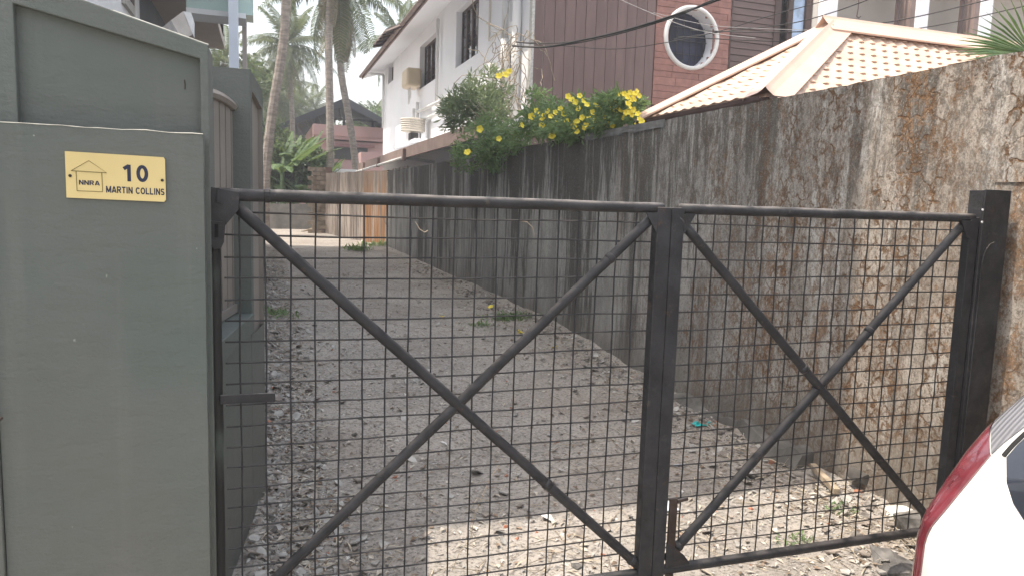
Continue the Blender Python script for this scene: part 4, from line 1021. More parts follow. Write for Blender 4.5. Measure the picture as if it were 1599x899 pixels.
# banana plants
def bananaleaf(L_, w, droop, seed):
    rd = random.Random(seed); m = MB(); n = 14; pts = []
    for i in range(n+1):
        t = i/n; pts.append(Vector((L_*(t-.15*droop*t), 0, .9*L_*t*(1-.2*droop)-droop*L_*.8*t*t)))
    for i in range(n):
        for s in (-1, 1):
            def e(j):
                t = j/n; ww = w*(sin(pi*min(1, max(0, (t-.12)/.88))**.7))**.6 if t > .12 else .02
                return pts[j]+Vector((0, s*ww*.5, -abs(ww)*.12+rd.uniform(-.02, .02)))
            a, b = e(i), e(i+1)
            if rd.random() < .25: b = b.lerp(pts[i+1], .25)
            k = len(m.v); m.v += [tuple(pts[i]), tuple(pts[i+1]), tuple(b), tuple(a)]; m.f.append((k, k+1, k+2, k+3))
    m.tube(pts[::2], [.03-.003*i for i in range(len(pts[::2]))], 4)
    return m.mesh('leaf', BANL)
BL = [bananaleaf(2.3, .55, .35, 1), bananaleaf(2.2, .6, .95, 2), bananaleaf(2.0, .5, .05, 3)]
for (px, y, h, lb, sd) in ((440, 31.5, 2.3, 'banana plant with upright bright leaves nearest the leaning palm trunk', 1), (462, 32.3, 2.6, 'tallest banana plant in the middle of the clump at the lane end', 2), (480, 32, 1.3, 'banana plant with drooping leaves at the right of the clump', 3), (425, 33, 1.6, 'banana plant half hidden behind the leaning palm trunk', 4), (452, 34, 2.9, 'banana plant at the back of the clump with one leaf pointing straight up', 5), (496, 33, 1.0, 'low banana plant beside the brick pier', 6)):
    q = P(px, 300, y=y); b = Vector((q.x, y, gz(y))); t = thing('banana_plant', lb, 'banana plant', b); rd = random.Random(sd)
    MB().tube([b, b+Vector((0, 0, h*.5)), b+Vector((.03, 0, h))], [.14, .11, .07], 8).build('stem', BANL, t)
    for k in range(10):
        o = link('leaf', BL[(0, 1, 1, 2, 0)[k % 5]], t, Vector((0, 0, h-.15))); o.rotation_euler = (0, rd.uniform(-.35, .1), k*2.4+rd.uniform(-.3, .3)); s = rd.uniform(.7, 1.0); o.scale = (s, s, s)

# ------------------------------------------------------------------ shrubs on the wall
def blob(px, py, y, rx, rz, X=None):
    c = P(px, py, y=y); dpt = (c-CAMP).dot(fw); return c, rx/F*dpt, rz/F*dpt
rd = random.Random(11)
sh = thing('flowering_shrub', 'green shrub with many yellow trumpet flowers spilling over the stained wall', 'shrub', (3.7, 8.5, 0))
m = MB()
for (px, py, y, rx, rz, n) in ((960, 175, 6.9, 38, 30, 620), (915, 185, 7.5, 45, 28, 700), (870, 185, 8.2, 45, 32, 760), (835, 185, 9, 40, 32, 720), (830, 160, 9.2, 25, 22, 260), (975, 160, 6.7, 22, 20, 220),
                               (800, 215, 9.8, 45, 26, 760), (755, 225, 10.6, 55, 34, 1200), (735, 245, 11, 35, 20, 520), (780, 240, 10.3, 42, 26, 700), (770, 200, 10.6, 40, 30, 700), (900, 205, 7.7, 60, 16, 600), (955, 198, 6.9, 35, 10, 220)):
    c, a, b = blob(px, py, y, rx, rz); c.x = max(c.x, XW+.02) if px > 790 else c.x
    leafcloud(m, c, (max(.25, a*.75), a*1.3, b), int(n*(1.25 if px > 805 else .85)), .085, .034, rd, clump=max(10, n//22), down=.15)
m.build('foliage', LEAF, sh)
m = MB()
for k in range(46):
    px = rd.choice((960, 915, 870, 835, 800, 755, 740, 770))+rd.uniform(-25, 25); y = 6.8+(960-px)/200*3.6
    q = P(px, rd.uniform(150, 235), y=y); r_ = Vector((XW+.35, y+rd.uniform(-.2, .2), 2.2)); mid = q.lerp(r_, .5)+Vector((0, 0, .12))
    m.tube([r_, mid, q], [.008, .006, .003], 4)
m.tube([(XW+.4, 8.5, 0), (XW+.38, 8.5, 1.2), (XW+.3, 8.4, 2.4)], [.04, .035, .02], 6)
m.build('stems', TWIG, sh)
fm = MB()
for k in range(5):
    a = 2*pi*k/5
    def pp(r, da, z): return (r*cos(a+da), r*sin(a+da), z)
    fm.poly([(0, 0, -.012), pp(.018, -.62, -.004), pp(.033, -.62, .002), pp(.040, -.2, .006), pp(.039, .2, .004), pp(.033, .6, .004), pp(.018, .62, -.002)])
fm.tube([(0, 0, -.012), (0, 0, -.03), (0, 0, -.05)], [.014, .008, .004], 6)
FLW = fm.mesh('flower', PETAL)
fl_px = [(936, 170), (949, 190), (957, 173), (963, 168), (971, 155), (984, 145), (991, 156), (998, 150), (932, 182), (939, 196), (945, 204), (927, 200), (920, 186), (983, 176), (975, 184), (987, 180), (996, 178), (916, 196), (909, 184), (893, 156), (899, 160), (875, 170), (855, 174), (850, 180), (830, 182), (870, 192), (815, 196), (901, 206), (934, 206), (926, 176), (934, 170), (941, 174), (936, 182), (945, 184), (951, 178), (943, 168), (955, 166), (947, 160), (930, 188), (924, 192), (940, 191), (960, 150), (953, 153), (967, 148), (975, 147), (980, 152), (995, 142), (990, 150), (987, 156), (992, 146), (970, 172), (977, 176), (984, 168), (989, 172), (981, 162), (964, 178), (1002, 190), (998, 186), (956, 196), (946, 200), (992, 196), (905, 150), (912, 158), (918, 163), (887, 151), (838, 174), (846, 184), (867, 176), (860, 182), (880, 178), (900, 190), (896, 198), (912, 200), (903, 170), (885, 190), (846, 196), (749, 202), (779, 217), (862, 213), (789, 117), (779, 119), (730, 238), (795, 112), (930, 164), (961, 158)]
for i, (px, py) in enumerate(fl_px):
    y = 6.55+(1000-px)/230*3.6
    if px == 779 and py < 130 or px in (789, 795): y = 10.4
    c = P(px, py, y=y-(.35 if px > 930 else .75))
    o = link('flower', FLW, sh, c-sh.location); s = rd.uniform(.62, .9)*(.95+.14*(y-6.5)); o.scale = (s, s, s)
    o.rotation_euler = (Vector((-.3+rd.gauss(0, .35), -1, .45+rd.gauss(0, .35)))).to_track_quat('Z', 'Y').to_euler()
sh2 = thing('feathery_shrub', 'grey green feathery shrub left of the flowers against the white house', 'shrub', (3.8, 12, 0))
m = MB()
for (px, py, y, rx, rz, n) in ((720, 175, 12, 36, 30, 1300), (745, 160, 12, 38, 30, 1200), (770, 185, 11.6, 34, 34, 1000), (742, 130, 12.3, 16, 20, 170), (700, 165, 12.2, 20, 14, 260), (760, 130, 12.2, 26, 22, 260), (790, 150, 12, 14, 30, 160)):
    c, a, b = blob(px, py, y, rx, rz); leafcloud(m, c, (a*.8, a*.9, b), int(n*.72), .15, .03, rd, clump=max(9, n//26), down=-.1)
m.build('foliage', LEAFG, sh2)
m = MB()
for k in range(12):
    q = P(rd.uniform(700, 790), rd.uniform(120, 190), y=12); m.tube([(3.9, 12, 2), Vector((3.9, 12, 2)).lerp(q, .5)+Vector((0, 0, .15)), q], [.016, .01, .004], 4)
m.tube([(3.9, 12, .1), (3.9, 12, 2.1)], [.04, .03], 6)
m.build('stems', TWIG, sh2)
# dry tangle of creeper by the pipes
m = MB()
for k in range(75):
    q = P(rd.uniform(772, 815), rd.uniform(50, 225), x=XH-.3); pts = [q]; dd = Vector((0, rd.uniform(-1, 1), rd.uniform(-1, .2)))
    for j in range(12):
        dd = (dd+Vector((rd.uniform(-.4, .4), rd.uniform(-.9, .9), rd.uniform(-.8, .6)))).normalized(); pts.append(pts[-1]+dd*.11)
    m.tube(pts, .007, 4)
tag(m.build('dry_creeper', TWIG, base=(4.1, 13, 2)), 'dry leafless creeper tangled round the white pipes at the house corner', 'creeper')
# fan palm leaf at the right edge
base = P(1612, 84, y=3.35)
fp = thing('fan_palm', 'fan palm leaf with stiff green blades reaching in at the right over the wall', 'palm', (base.x+.4, 3.4, 0))
tips = [(1475, 83), (1487, 88), (1500, 96), (1482, 77), (1492, 70), (1488, 62), (1497, 58), (1502, 50), (1512, 44), (1520, 36), (1530, 26), (1538, 18), (1548, 8), (1560, 0), (1575, -8), (1590, -12), (1610, -18), (1640, -10), (1660, 10), (1680, 40), (1690, 70), (1680, 110)]
for i, (px, py) in enumerate(tips):
    y = 3.35+rd.uniform(-.25, .3); tip = P(px, py, y=y)
    a = base+(tip-base)*.12; ml = a.lerp(tip, .5)+Vector((0, 0, .012)); d_ = (tip-a).normalized(); s_ = d_.cross(Vector((rd.uniform(-.4, .4), 1, rd.uniform(-.2, .5)))).normalized(); nn = s_.cross(d_)
    m = MB(); w = .0085
    m.v = [tuple(a), tuple(ml+s_*w), tuple(tip), tuple(ml-s_*w), tuple(ml-nn*w*.9), tuple(a+s_*w*.5), tuple(a-s_*w*.5)]
    m.f = [(0, 5, 1, 4), (0, 4, 3, 6), (4, 1, 2), (4, 2, 3)]
    m.build('blade', FANL, fp)
MB().tube([base, base+Vector((.25, .05, -.15)), base+Vector((.4, .1, -1.0)), (base.x+.4, 3.45, -.1)], [.008, .012, .03, .05], 6).build('stem', FANL, fp)

# ------------------------------------------------------------------ overhead cables
CAB = simple('black_cable', (.015, .015, .015), .1, 5, .6)
def cable(label, pts, r, mat=CAB, grp=None):
    q = [P(px, py, y=y) for px, py, y in pts]; out = []
    n = len(q)
    for i in range(n-1):
        p0, p1, p2, p3 = q[max(0, i-1)], q[i], q[i+1], q[min(n-1, i+2)]
        for k in range(8):
            t = k/8; out.append(.5*((2*p1)+(p2-p0)*t+(2*p0-5*p1+4*p2-p3)*t*t+(3*p1-p0-3*p2+p3)*t**3))
    out.append(q[-1]); o = MB().tube(out, r, 5).build('cable', mat, base=q[0]); tag(o, label, 'cable'); return o
cable('thick black cable sagging across the brown cladding and over the round window', [(800, 72, 12), (850, 74, 11.4), (905, 64, 10.5), (960, 52, 9.8), (1010, 38, 9.2), (1060, 22, 8.6), (1125, -1, 8), (1180, -24, 7.5)], .016)
cable('thinner black cable bundled just under the thick sagging one', [(858, 74, 11.4), (905, 67, 10.5), (960, 55, 9.8), (1010, 41, 9.2), (1062, 24, 8.6), (1105, 4, 8), (1150, -12, 7.5)], .010)
cable('thin dark cable hanging low from the brown cladding to the grey porch', [(818, 68, 12.2), (880, 72, 11.6), (960, 77, 10.6), (1040, 67, 9.6), (1120, 50, 9), (1200, 26, 8.4), (1280, 4, 8), (1320, -10, 7.6)], .006)
cable('cable rising from the siding to the upper right over the grey porch', [(1050, 62, 10), (1130, 50, 9.2), (1230, 38, 8.2), (1300, 20, 7.6), (1372, -6, 7)], .007)
cable('cable crossing the roof ridge and the grey columns', [(1080, 48, 9), (1200, 51, 8), (1290, 48, 7.6), (1350, 41, 7.2), (1440, 25, 6.8), (1560, -4, 6.2)], .007)
cable('lowest cable crossing in front of the roof tiles', [(1060, 58, 8), (1180, 64, 7.4), (1280, 65, 7), (1380, 53, 6.6), (1480, 37, 6.2), (1600, 10, 5.6)], .006)
cable('pale thin wire crossing the round window from upper left', [(960, -4, 10), (1010, 18, 9.4), (1060, 38, 8.8), (1110, 52, 8.2), (1180, 60, 7.6)], .004, simple('grey_wire', (.3, .3, .3)))
cable('pale wire just below it over the round window', [(1020, 20, 10), (1080, 35, 9.4), (1140, 43, 8.8), (1300, 49, 8)], .004, simple('grey_wire2', (.28, .28, .28)))
cable('thin black service wires entering the house corner', [(806, 66, 12.3), (818, 67, 12.1), (850, 68, 11.8), (880, 67, 11.5), (930, 60, 10.8)], .009)

# ------------------------------------------------------------------ parked white car, tail end towards the camera
PAINT = NG('white_car_paint'); PAINT.b.inputs['Coat Weight'].default_value = .6; PAINT = PAINT.fin((.72, .72, .71), .3, spec=.5)
LAMP = NG('red_lamp_plastic'); LAMP.b.inputs['Coat Weight'].default_value = 1
lc = LAMP.mix(LAMP.rng(LAMP.noise(9, LAMP.vec((1, 1, 1.5)), 3), .35, .7), (.095, .016, .022), (.16, .026, .036)); LAMP = LAMP.fin(lc, .12, spec=.6)
CLEAR = NG('clear_lamp_plastic'); wv_ = CLEAR.n('ShaderNodeTexWave'); CLEAR.put(wv_.inputs[0], CLEAR.vec((1, 1, 1))); wv_.inputs['Scale'].default_value = 22; wv_.bands_direction = 'Y'
CLEAR = CLEAR.fin(CLEAR.mix(wv_.outputs[1], (.11, .11, .12), (.19, .19, .205)), .15, wv_.outputs[1], .4, .004, spec=.6)
CGL = glass('car_glass', (.012, .014, .02), .04); TYRE = simple('tyre_rubber', (.02, .02, .02)); RIM = simple('alloy_rim', (.5, .5, .52), .05, 5, .35, .05, 30, metal=.8)
car = thing('parked_car', 'white hatchback parked by the gate, its left tail lamp corner in view', 'car', (3.6, .65, -.07))
CY, HWD = .65, .86
tail = [(1.80, .16), (1.735, .30), (1.725, .52), (1.73, .66), (1.745, .715), (1.79, .78), (1.88, .89), (1.98, .985), (2.10, 1.085), (2.28, 1.24), (2.46, 1.38), (2.62, 1.46)]
def tl(s):
    s = max(0, min(len(tail)-1-1e-6, s)); i = int(s); t = s-i; return tail[i][0]*(1-t)+tail[i+1][0]*t, tail[i][1]*(1-t)+tail[i+1][1]*t
def TS_(u, s, o=0):       # u: 0 at the far (left) flank .. 1 at the near flank
    x, z = tl(s); hw_ = HWD-.10*max(0, (z-.95)/.5)
    v = 2*u-1; rn = 1-abs(v)
    cx = .16*(v*v-1)+ (.055*(max(0, .06-rn)/.06)**2)
    p = Vector((x+cx+.0, CY-v*hw_, z)); return p+Vector((-.75, 0, .35))*o
us = [0, .004, .01, .02, .04, .07, .12, .2, .3, .4, .5, .6, .7, .8, .88, .93, .96, .98, .99, .996, 1]
ss = [k*.5 for k in range(23)]
m = MB(); m.grid(lambda u, s: TS_(u, s), us, ss)
roof = [(2.62, 1.46), (3.0, 1.51), (3.6, 1.53), (4.2, 1.48), (4.5, 1.38), (5.1, 1.02), (5.3, .97), (5.9, .86), (6.05, .70), (6.1, .45), (6.05, .18)]
def RS(u, s):
    x, z = roof[int(s)]; hw_ = HWD-.10*max(0, (z-.95)/.5); v = 2*u-1; rn = 1-abs(v); zz = z-(.05*(max(0, .06-rn)/.06)**2 if z > .9 else 0)+(1-v*v)*.03
    return Vector((x-(.12*v*v if s > 7 else 0), CY-v*hw_, zz if s > 0 else tl(11)[1]-0))
m.grid(RS, us, range(len(roof)))
body_prof = tail+roof[1:]
for sg in (1, -1):
    n0 = len(m.v)
    def fl(x, z):
        hw_ = HWD-.10*max(0, (z-.95)/.5); return (x+.055, CY+sg*hw_, z)
    prof_ = [fl(x, z) if x < 2.63 else (x-(.12 if x > 5.5 else 0), CY+sg*(HWD-.10*max(0, (z-.95)/.5)), z-(.05 if z > .9 else 0)) for x, z in body_prof]
    cen = [(x, CY+sg*HWD, .55) for x, z in body_prof]
    for i in range(len(prof_)-1):
        m.poly([prof_[i], prof_[i+1], (max(2.0, min(5.7, prof_[i+1][0])), CY+sg*HWD, .6), (max(2.0, min(5.7, prof_[i][0])), CY+sg*HWD, .6)])
    m.poly([(1.86, CY+sg*HWD, .16), (2.0, CY+sg*HWD, .6), (5.7, CY+sg*HWD, .6), (5.93, CY+sg*HWD, .18)])
m.build('body', PAINT, car, smooth=False)
for p_ in car.children[0].data.polygons: p_.use_smooth = len(p_.vertices) == 4 and p_.area < .08
# tail lamp hugging the far corner
def patch(name, mat, ufn0, ufn1, s0, s1, o=.006, nu=6, ns=24):
    m = MB(); S = [s0+(s1-s0)*k/ns for k in range(ns+1)]
    m.grid(lambda a, s: TS_(ufn0(s)+(ufn1(s)-ufn0(s))*a, s, o), fr(nu), S)
    for a in (0, 1): m.grid(lambda k, s: TS_(ufn0(s)+(ufn1(s)-ufn0(s))*a, s, o*k), fr(1), S)
    for s in (s0, s1): m.grid(lambda a, k: TS_(ufn0(s)+(ufn1(s)-ufn0(s))*a, s, o*k), fr(nu), fr(1))
    return m.build(name, mat, car, smooth=True)
def lampw(s): return .042+.022*max(0, min(1, (s-3.6)/2.4))
def lens(name, mat, fs0, fs1, wfun, o=.012):
    m = MB()
    def f(a, t):
        s_ = fs0(a)+(fs1(a)-fs0(a))*t; return TS_(wfun(s_)*a, s_, o-.004*(abs(2*a-1)**6))
    m.grid(f, fr(8), fr(26))
    for a in (0, 1): m.grid(lambda k, t: TS_(wfun(fs0(a)+(fs1(a)-fs0(a))*t)*a, fs0(a)+(fs1(a)-fs0(a))*t, .008*k), fr(1), fr(26))
    return m.build(name, mat, car, smooth=True)
send = lambda a: 7.1-.85*a
lens('tail_lamp', LAMP, lambda a: 1.6, send, lampw)
lens('clear_lamp', CLEAR, lambda a: send(a)+.03, lambda a: 10.2, lambda s: lampw(s)+.012*max(0, min(1, s-6.3)))
LB = LAMP.copy(); LB.name = 'bright_reflector_facet'; LB.node_tree.nodes['Principled BSDF'].inputs['Roughness'].default_value = .05
for su, ss_, w_ in ((.45, 5.35, .05), (.4, 4.55, .06), (.5, 4.3, .05), (.35, 3.55, .05), (.5, 2.7, .30)):
    q = [TS_(lampw(ss_)*(su+du*.16), ss_+dv*w_*1.6, .0125) for du, dv in ((-1, -1), (1, -1), (1, 1), (-1, 1))]
    MB().slab(q, (-.0015, 0, 0)).build('reflector', LB, car)
patch('lamp_rim', simple('black_plastic', (.015, .015, .015)), lambda s: .080, lambda s: .088, 6.35, 10.2, .005)
def gu(s): return .105+.03*max(0, (6.6-s))
m = MB()
def wfn(a, b):
    u = .091+.818*a; v = abs(2*u-1); s0 = 5.25+1.1*(v/.818)**7; return TS_(u, s0+(10.4-s0)*b, .005)
m.grid(wfn, fr(28), fr(12)); m.build('rear_window', CGL, car, smooth=True)
patch('bumper_line', simple('bumper_joint', (.1, .1, .1)), lambda s: .02, lambda s: .98, 1.50, 1.54, .001, 16, 2)
for x in (2.45, 5.1):
    for sg in (1, -1):
        y = CY+sg*(HWD-.09); w_ = MB().tube([(x, y-.1, .25), (x, y+.1, .25)], .32, 24).build('wheel', TYRE, car)
        MB().tube([(x, y+sg*.1, .25), (x, y+sg*.112, .25)], .21, 16).build('rim', RIM, w_)
for sg in (1, -1):
    MB().prism([(2.55, CY+sg*(HWD+.001), .98), (4.9, CY+sg*(HWD+.001), 1.0), (4.35, CY+sg*(HWD-.085), 1.38), (2.85, CY+sg*(HWD-.085), 1.38)], (0, .004*sg, 0)).build('side_window', CGL, car)

# ------------------------------------------------------------------ litter, stones and small things on the ground
rd = random.Random(21)
def densx(y):       # more litter along both feet of the walls
    r_ = rd.random()
    if r_ < .28: return rd.uniform(-.05, .35)
    if r_ < .45: return XW-abs(rd.gauss(0, .3))-.05
    return rd.uniform(-.05, XW-.05)
def rndy():
    return 2.2+ (rd.random()**1.7)*18
def litter(name, mat, n, l0, l1, wr, curl, label=None, near=False):
    m = MB()
    for _ in range(n):
        y = rndy(); x = densx(y)
        if near and y < 3 and x > 3.1: continue
        z = gh(x, y)+.003; l = rd.uniform(l0, l1); w = l*wr*rd.uniform(.6, 1.3)*.5; a = rd.uniform(0, 6.28); c_, s_ = cos(a), sin(a)
        h = rd.uniform(0, curl)*l; k = len(m.v); t1 = rd.uniform(-.3, .3)*w
        m.v += [(x, y, z), (x+c_*l*.5-s_*w, y+s_*l*.5+c_*w, z+h+t1), (x+c_*l, y+s_*l, z+h*.5), (x+c_*l*.5+s_*w, y+s_*l*.5-c_*w, z+h-t1)]
        m.f += [(k, k+3, k+2, k+1)]
    o = m.build(name, mat); tag(o, kind='stuff', label=label, cat='litter'); return o
DL1 = simple('pale_dry_leaf', (.46, .42, .36), .3, 30, .85, .1, 80); DL2 = simple('brown_dry_leaf', (.23, .17, .125), .35, 30, .85, .1, 80)
litter('dry_leaves', DL1, 5200, .015, .06, .45, .35, 'pale dry leaves and husk scraps scattered over the shaded dusty lane')
litter('brown_leaves', DL2, 3000, .015, .05, .5, .4, 'brown dry leaf scraps scattered over the dusty lane')
litter('straw', simple('pale_straw', (.45, .39, .30), .25, 30, .9), 3200, .04, .16, .05, .12, 'thin straw and stalk bits strewn across the lane'); litter('grey_leaves', simple('grey_dry_leaf', (.40, .385, .365), .3, 30, .85), 14000, .008, .035, .4, .35, 'small grey dry leaf scraps covering the lane')
def pebbles(name, mat, n, r0_, r1_, label, ybias=1.7, edge=False):
    m = MB()
    for _ in range(n):
        y = 2.2+rd.random()**ybias*14; x = (abs(rd.gauss(0, .12))-.02 if rd.random() < .6 else XW-.08-abs(rd.gauss(0, .15))) if edge else densx(y)
        r_ = r0_+(r1_-r0_)*rd.random()**3; z = gh(x, y); k = len(m.v); a0 = rd.random()*3
        vs = [Vector((cos(a0+j*2.094)*r_*rd.uniform(.7, 1.3), sin(a0+j*2.094)*r_*rd.uniform(.7, 1.3), r_*rd.uniform(-.1, .15))) for j in range(3)]
        tp_ = [v*rd.uniform(.35, .8)+Vector((0, 0, r_*rd.uniform(.3, .75))) for v in vs]
        m.v += [(x+v.x, y+v.y, z+v.z) for v in vs+tp_]
        m.f += [(k, k+1, k+4, k+3), (k+1, k+2, k+5, k+4), (k+2, k, k+3, k+5), (k+3, k+4, k+5)]
    tag(m.build(name, mat), kind='stuff', label=label, cat='gravel')
pebbles('gravel', simple('grey_pebble', (.38, .36, .335), .35, 25, .9), 5200, .004, .02, 'small grey stones and crumbs in the dusty soil of the lane')
pebbles('shell_chips', simple('white_chip', (.62, .60, .56), .15, 25, .85), 520, .006, .022, 'white shell and plaster chips lying on the lane')
pebbles('brick_crumbs', simple('brick_crumb', (.38, .16, .10), .3, 25, .9), 260, .006, .02, 'orange red brick crumbs lying on the lane')
pebbles('edge_rubble', simple('edge_rubble_stone', (.24, .22, .20), .4, 12, .92), 1500, .008, .045, 'loose rubble along the feet of both walls', 1.5, True)
def flakes(name, mat, n, r0_, r1_, label):
    m = MB(); r1_ *= .75
    for _ in range(n):
        y = 2.25+(rd.random()**1.6)*13
        x = abs(rd.gauss(0, .22))-.06 if rd.random() < .6 else (XW-.1-abs(rd.gauss(0, .3)) if rd.random() < .5 else rd.uniform(0, 3.1))
        r_ = r0_+(r1_-r0_)*rd.random()**2.2; a0 = rd.random()*6; kk = rd.choice((4, 5, 5, 6)); tx, ty = rd.gauss(0, .35), rd.gauss(0, .35); z = gh(x, y)+.004+.3*r_*(abs(tx)+abs(ty)); th = rd.uniform(.003, .009)
        top = []
        for j in range(kk):
            q = r_*rd.uniform(.55, 1.15); t = a0+6.283*(j+rd.uniform(-.25, .25))/kk; dx, dy = q*cos(t), q*sin(t); top.append(Vector((x+dx, y+dy, z+th+dx*tx+dy*ty)))
        k = len(m.v); m.v += [tuple(v) for v in top]+[(v.x, v.y, v.z-th) for v in top]
        m.f.append(tuple(range(k, k+kk))); m.f += [(k+j, k+kk+j, k+kk+(j+1) % kk, k+(j+1) % kk) for j in range(kk)]
    tag(m.build(name, mat), kind='stuff', label=label, cat='rubble')
flakes('plaster_flakes', simple('pale_plaster_flake', (.40, .385, .36), .3, 18, .9, .3, 60, dirt=((.22, .2, .18), .6)), 1500, .008, .055, 'pale broken plaster flakes strewn along the wall feet and over the lane')
flakes('brown_flakes', simple('earthy_flake', (.27, .235, .205), .35, 18, .9, .3, 60), 1300, .01, .06, 'earth brown bark and clod flakes strewn along the wall feet and over the lane')
m = MB()
for _ in range(1500):
    y = rndy(); x = densx(y); a = rd.uniform(0, 6.28); l = rd.uniform(.08, .4); z = gh(x, y)+.006; b = rd.uniform(-.4, .4)
    m.tube([(x, y, z), (x+cos(a)*l*.5, y+sin(a)*l*.5, z+rd.uniform(0, .015)), (x+cos(a+b)*l, y+sin(a+b)*l, z+.002)], [.0022, .0018, .001], 3, False)
tag(m.build('twigs', TWIG), kind='stuff', label='thin dry twigs strewn over the lane', cat='twigs')
# street side dust in front of the gate
# single things
import bmesh
def lump(name, label, cat, c, r, mat, seed, flat=.6, n=10, cuts=2):
    c = Vector(c); rr = random.Random(seed*13+1); bm = bmesh.new()
    for _ in range(max(12, n)):
        d = Vector((rr.gauss(0, 1), rr.gauss(0, 1), rr.gauss(0, .9))).normalized()*rr.uniform(.72, 1.12)
        d.z = min(d.z, .75); bm.verts.new((d.x*r[0], d.y*r[1], d.z*r[2]))
    res = bmesh.ops.convex_hull(bm, input=bm.verts)
    bmesh.ops.delete(bm, geom=[g for g in res['geom_interior'] if isinstance(g, bmesh.types.BMVert)], context='VERTS')
    if max(r) > .06:
        bmesh.ops.subdivide_edges(bm, edges=bm.edges[:], cuts=3, use_grid_fill=True)
        for v in bm.verts: v.co *= 1+.16*noise.noise(v.co*9+Vector((seed, 0, 0)))+.07*noise.noise(v.co*32)
    me = bpy.data.meshes.new(name); bm.to_mesh(me); bm.free(); me.materials.append(mat)
    o = link(name, me, None, c); o.rotation_euler = (0, 0, rr.random()*3); return tag(o, label, cat)
STONE = simple('grey_rubble', (.13, .125, .12), .4, 14, .95, 1.0, 26, dirt=((.28, .26, .235), .6)); RB = simple('red_brick_piece', (.36, .17, .11), .3, 9, .9, .5, 30, dirt=((.5, .42, .35), .5)); WS = simple('white_limewash', (.66, .65, .62), .15, 9, .9, .6, 30, dirt=((.3, .28, .25), .6))
def G(px, py): 
    q = P(px, py, z=0)
    for _ in range(4): q = P(px, py, z=gh(q.x, q.y))
    return q
lump('stone', 'large broken concrete boulder at the foot of the wall beside the white car', 'stone', G(1402, 885)+Vector((0, 0, -.02)), (.16, .12, .10), STONE, 1, n=28)
lump('stone', 'broken concrete lump just left of the large boulder, under the right bottom rail', 'stone', G(1345, 862)+Vector((0, 0, -.03)), (.10, .08, .05), STONE, 2, n=24)
lump('stone', 'grey rubble lump half under the white lime lump at the wall foot', 'stone', Vector((3.2, 2.72, -.05)), (.16, .14, .13), STONE, 3, n=26)
lump('lime_lump', 'white lime covered lump at the foot of the wall by the steel post', 'rubble', G(1405, 806)+Vector((.05, 0, .0)), (.15, .13, .055), WS, 4, n=28)
lump('stone', 'dark square stone stuck at the wall foot right of the wooden batten', 'stone', P(1343, 742, x=XW-.03), (.05, .07, .06), simple('dark_stone', (.08, .075, .07), .3, 12, .95, .6, 30), 5, n=16)
for k, (px, py, r_, lb, mt) in enumerate(((427, 607, .035, 'orange red brick piece at the foot of the driveway wall, left of the mesh', RB), (432, 640, .03, 'darker brown brick piece just below the orange one', RB), (421, 660, .035, 'pale pinkish brick piece lowest of the pile by the driveway wall', RB),
    (434, 738, .03, 'pale flat stone low beside the driveway wall foot', WS), (398, 866, .03, 'bright white chip at the bottom left behind the gate', WS), (386, 876, .022, 'small grey white chip beside the bright white one', WS), (448, 603, .04, 'whitish flat plaster flake right of the orange brick piece', WS),
    (692, 694, .04, 'pale lump of plaster below the crossing of the left braces', WS), (790, 743, .022, 'reddish brick bit just at the sunlight edge', RB), (615, 745, .025, 'orange brick bit left of the sunlit patch', RB), (870, 690, .025, 'pink brick bit right of the left brace', RB), (855, 812, .05, 'crumpled pale husk lying in the sunlit patch', WS),
    (900, 885, .035, 'grey stone near the bottom of the left leaf', STONE), (1065, 768, .02, 'white scrap beside the drop bolt', WS), (1205, 722, .04, 'flat pinkish stone at the wall foot near the sunlight edge', RB), (570, 378, .15, 'white sack like lump at the foot of the sunlit wall', WS), (1340, 768, .03, 'orange brick bit near the dark square stone', RB),
    (850, 500, .02, 'white pebble near the green weeds', WS), (665, 417, .06, 'white scrap lying near the dark wall foot', WS), (478, 449, .04, 'white stone in the lane left of the brace', WS), (1042, 700, .025, 'dark red husk close to the meeting stiles', RB))):
    q = G(px, py); lump('rubble_piece', lb, 'rubble', q+Vector((0, 0, r_*.2)), (r_, r_*.7, r_*.45), mt, 10+k, n=10)
# wooden batten
a, b = G(1268, 738), G(1306, 778); dn = (b-a).normalized(); sp = dn.cross(Vector((0, 0, 1)))
WOOD = simple('weathered_wood', (.33, .27, .20), .3, 9, .9, .5, 40, st=(1, 1, 1))
a.z += .03; b.z += .025; mb = MB(); hwv = sp*.018
mb.hexa([a-hwv, b-hwv, b+hwv, a+hwv, a-hwv+Vector((0, 0, .035)), b-hwv+Vector((0, 0, .035)), b+hwv+Vector((0, 0, .035)), a+hwv+Vector((0, 0, .035))])
tag(mb.build('wooden_batten', WOOD, base=a, bevel=.003), 'short weathered wooden batten lying along the foot of the wall', 'batten')
# teal wrapper
q = G(1097, 664); m = MB(); TW_ = simple('teal_wrapper_film', (.02, .36, .36), .5, 40, .35, .4, 60)
m.grid(lambda u, v: q+Vector(((u-.5)*.15, (v-.5)*.06, .012+.02*noise.noise((u*4, v*4, 2))+.02*sin(u*7)*v)), fr(9), fr(5))
tag(m.build('wrapper', TW_, base=q), 'crumpled teal foil wrapper on the ground right of the meeting stiles', 'wrapper')
q = G(1062, 727); m = MB(); m.grid(lambda u, v: q+Vector(((u-.5)*.09, (v-.5)*.025, .008+.01*noise.noise((u*4, v*4, 7)))), fr(6), fr(3))
tag(m.build('paper_scrap', simple('bluish_paper', (.6, .63, .7)), base=q), 'thin bluish white paper scrap lying right of the meeting stiles', 'paper')
q = G(1060, 790); m = MB(); m.grid(lambda u, v: q+Vector(((u-.5)*.10-.08, (v-.5)*.12, .01+.015*noise.noise((u*4, v*4, 5)))), fr(6), fr(5))
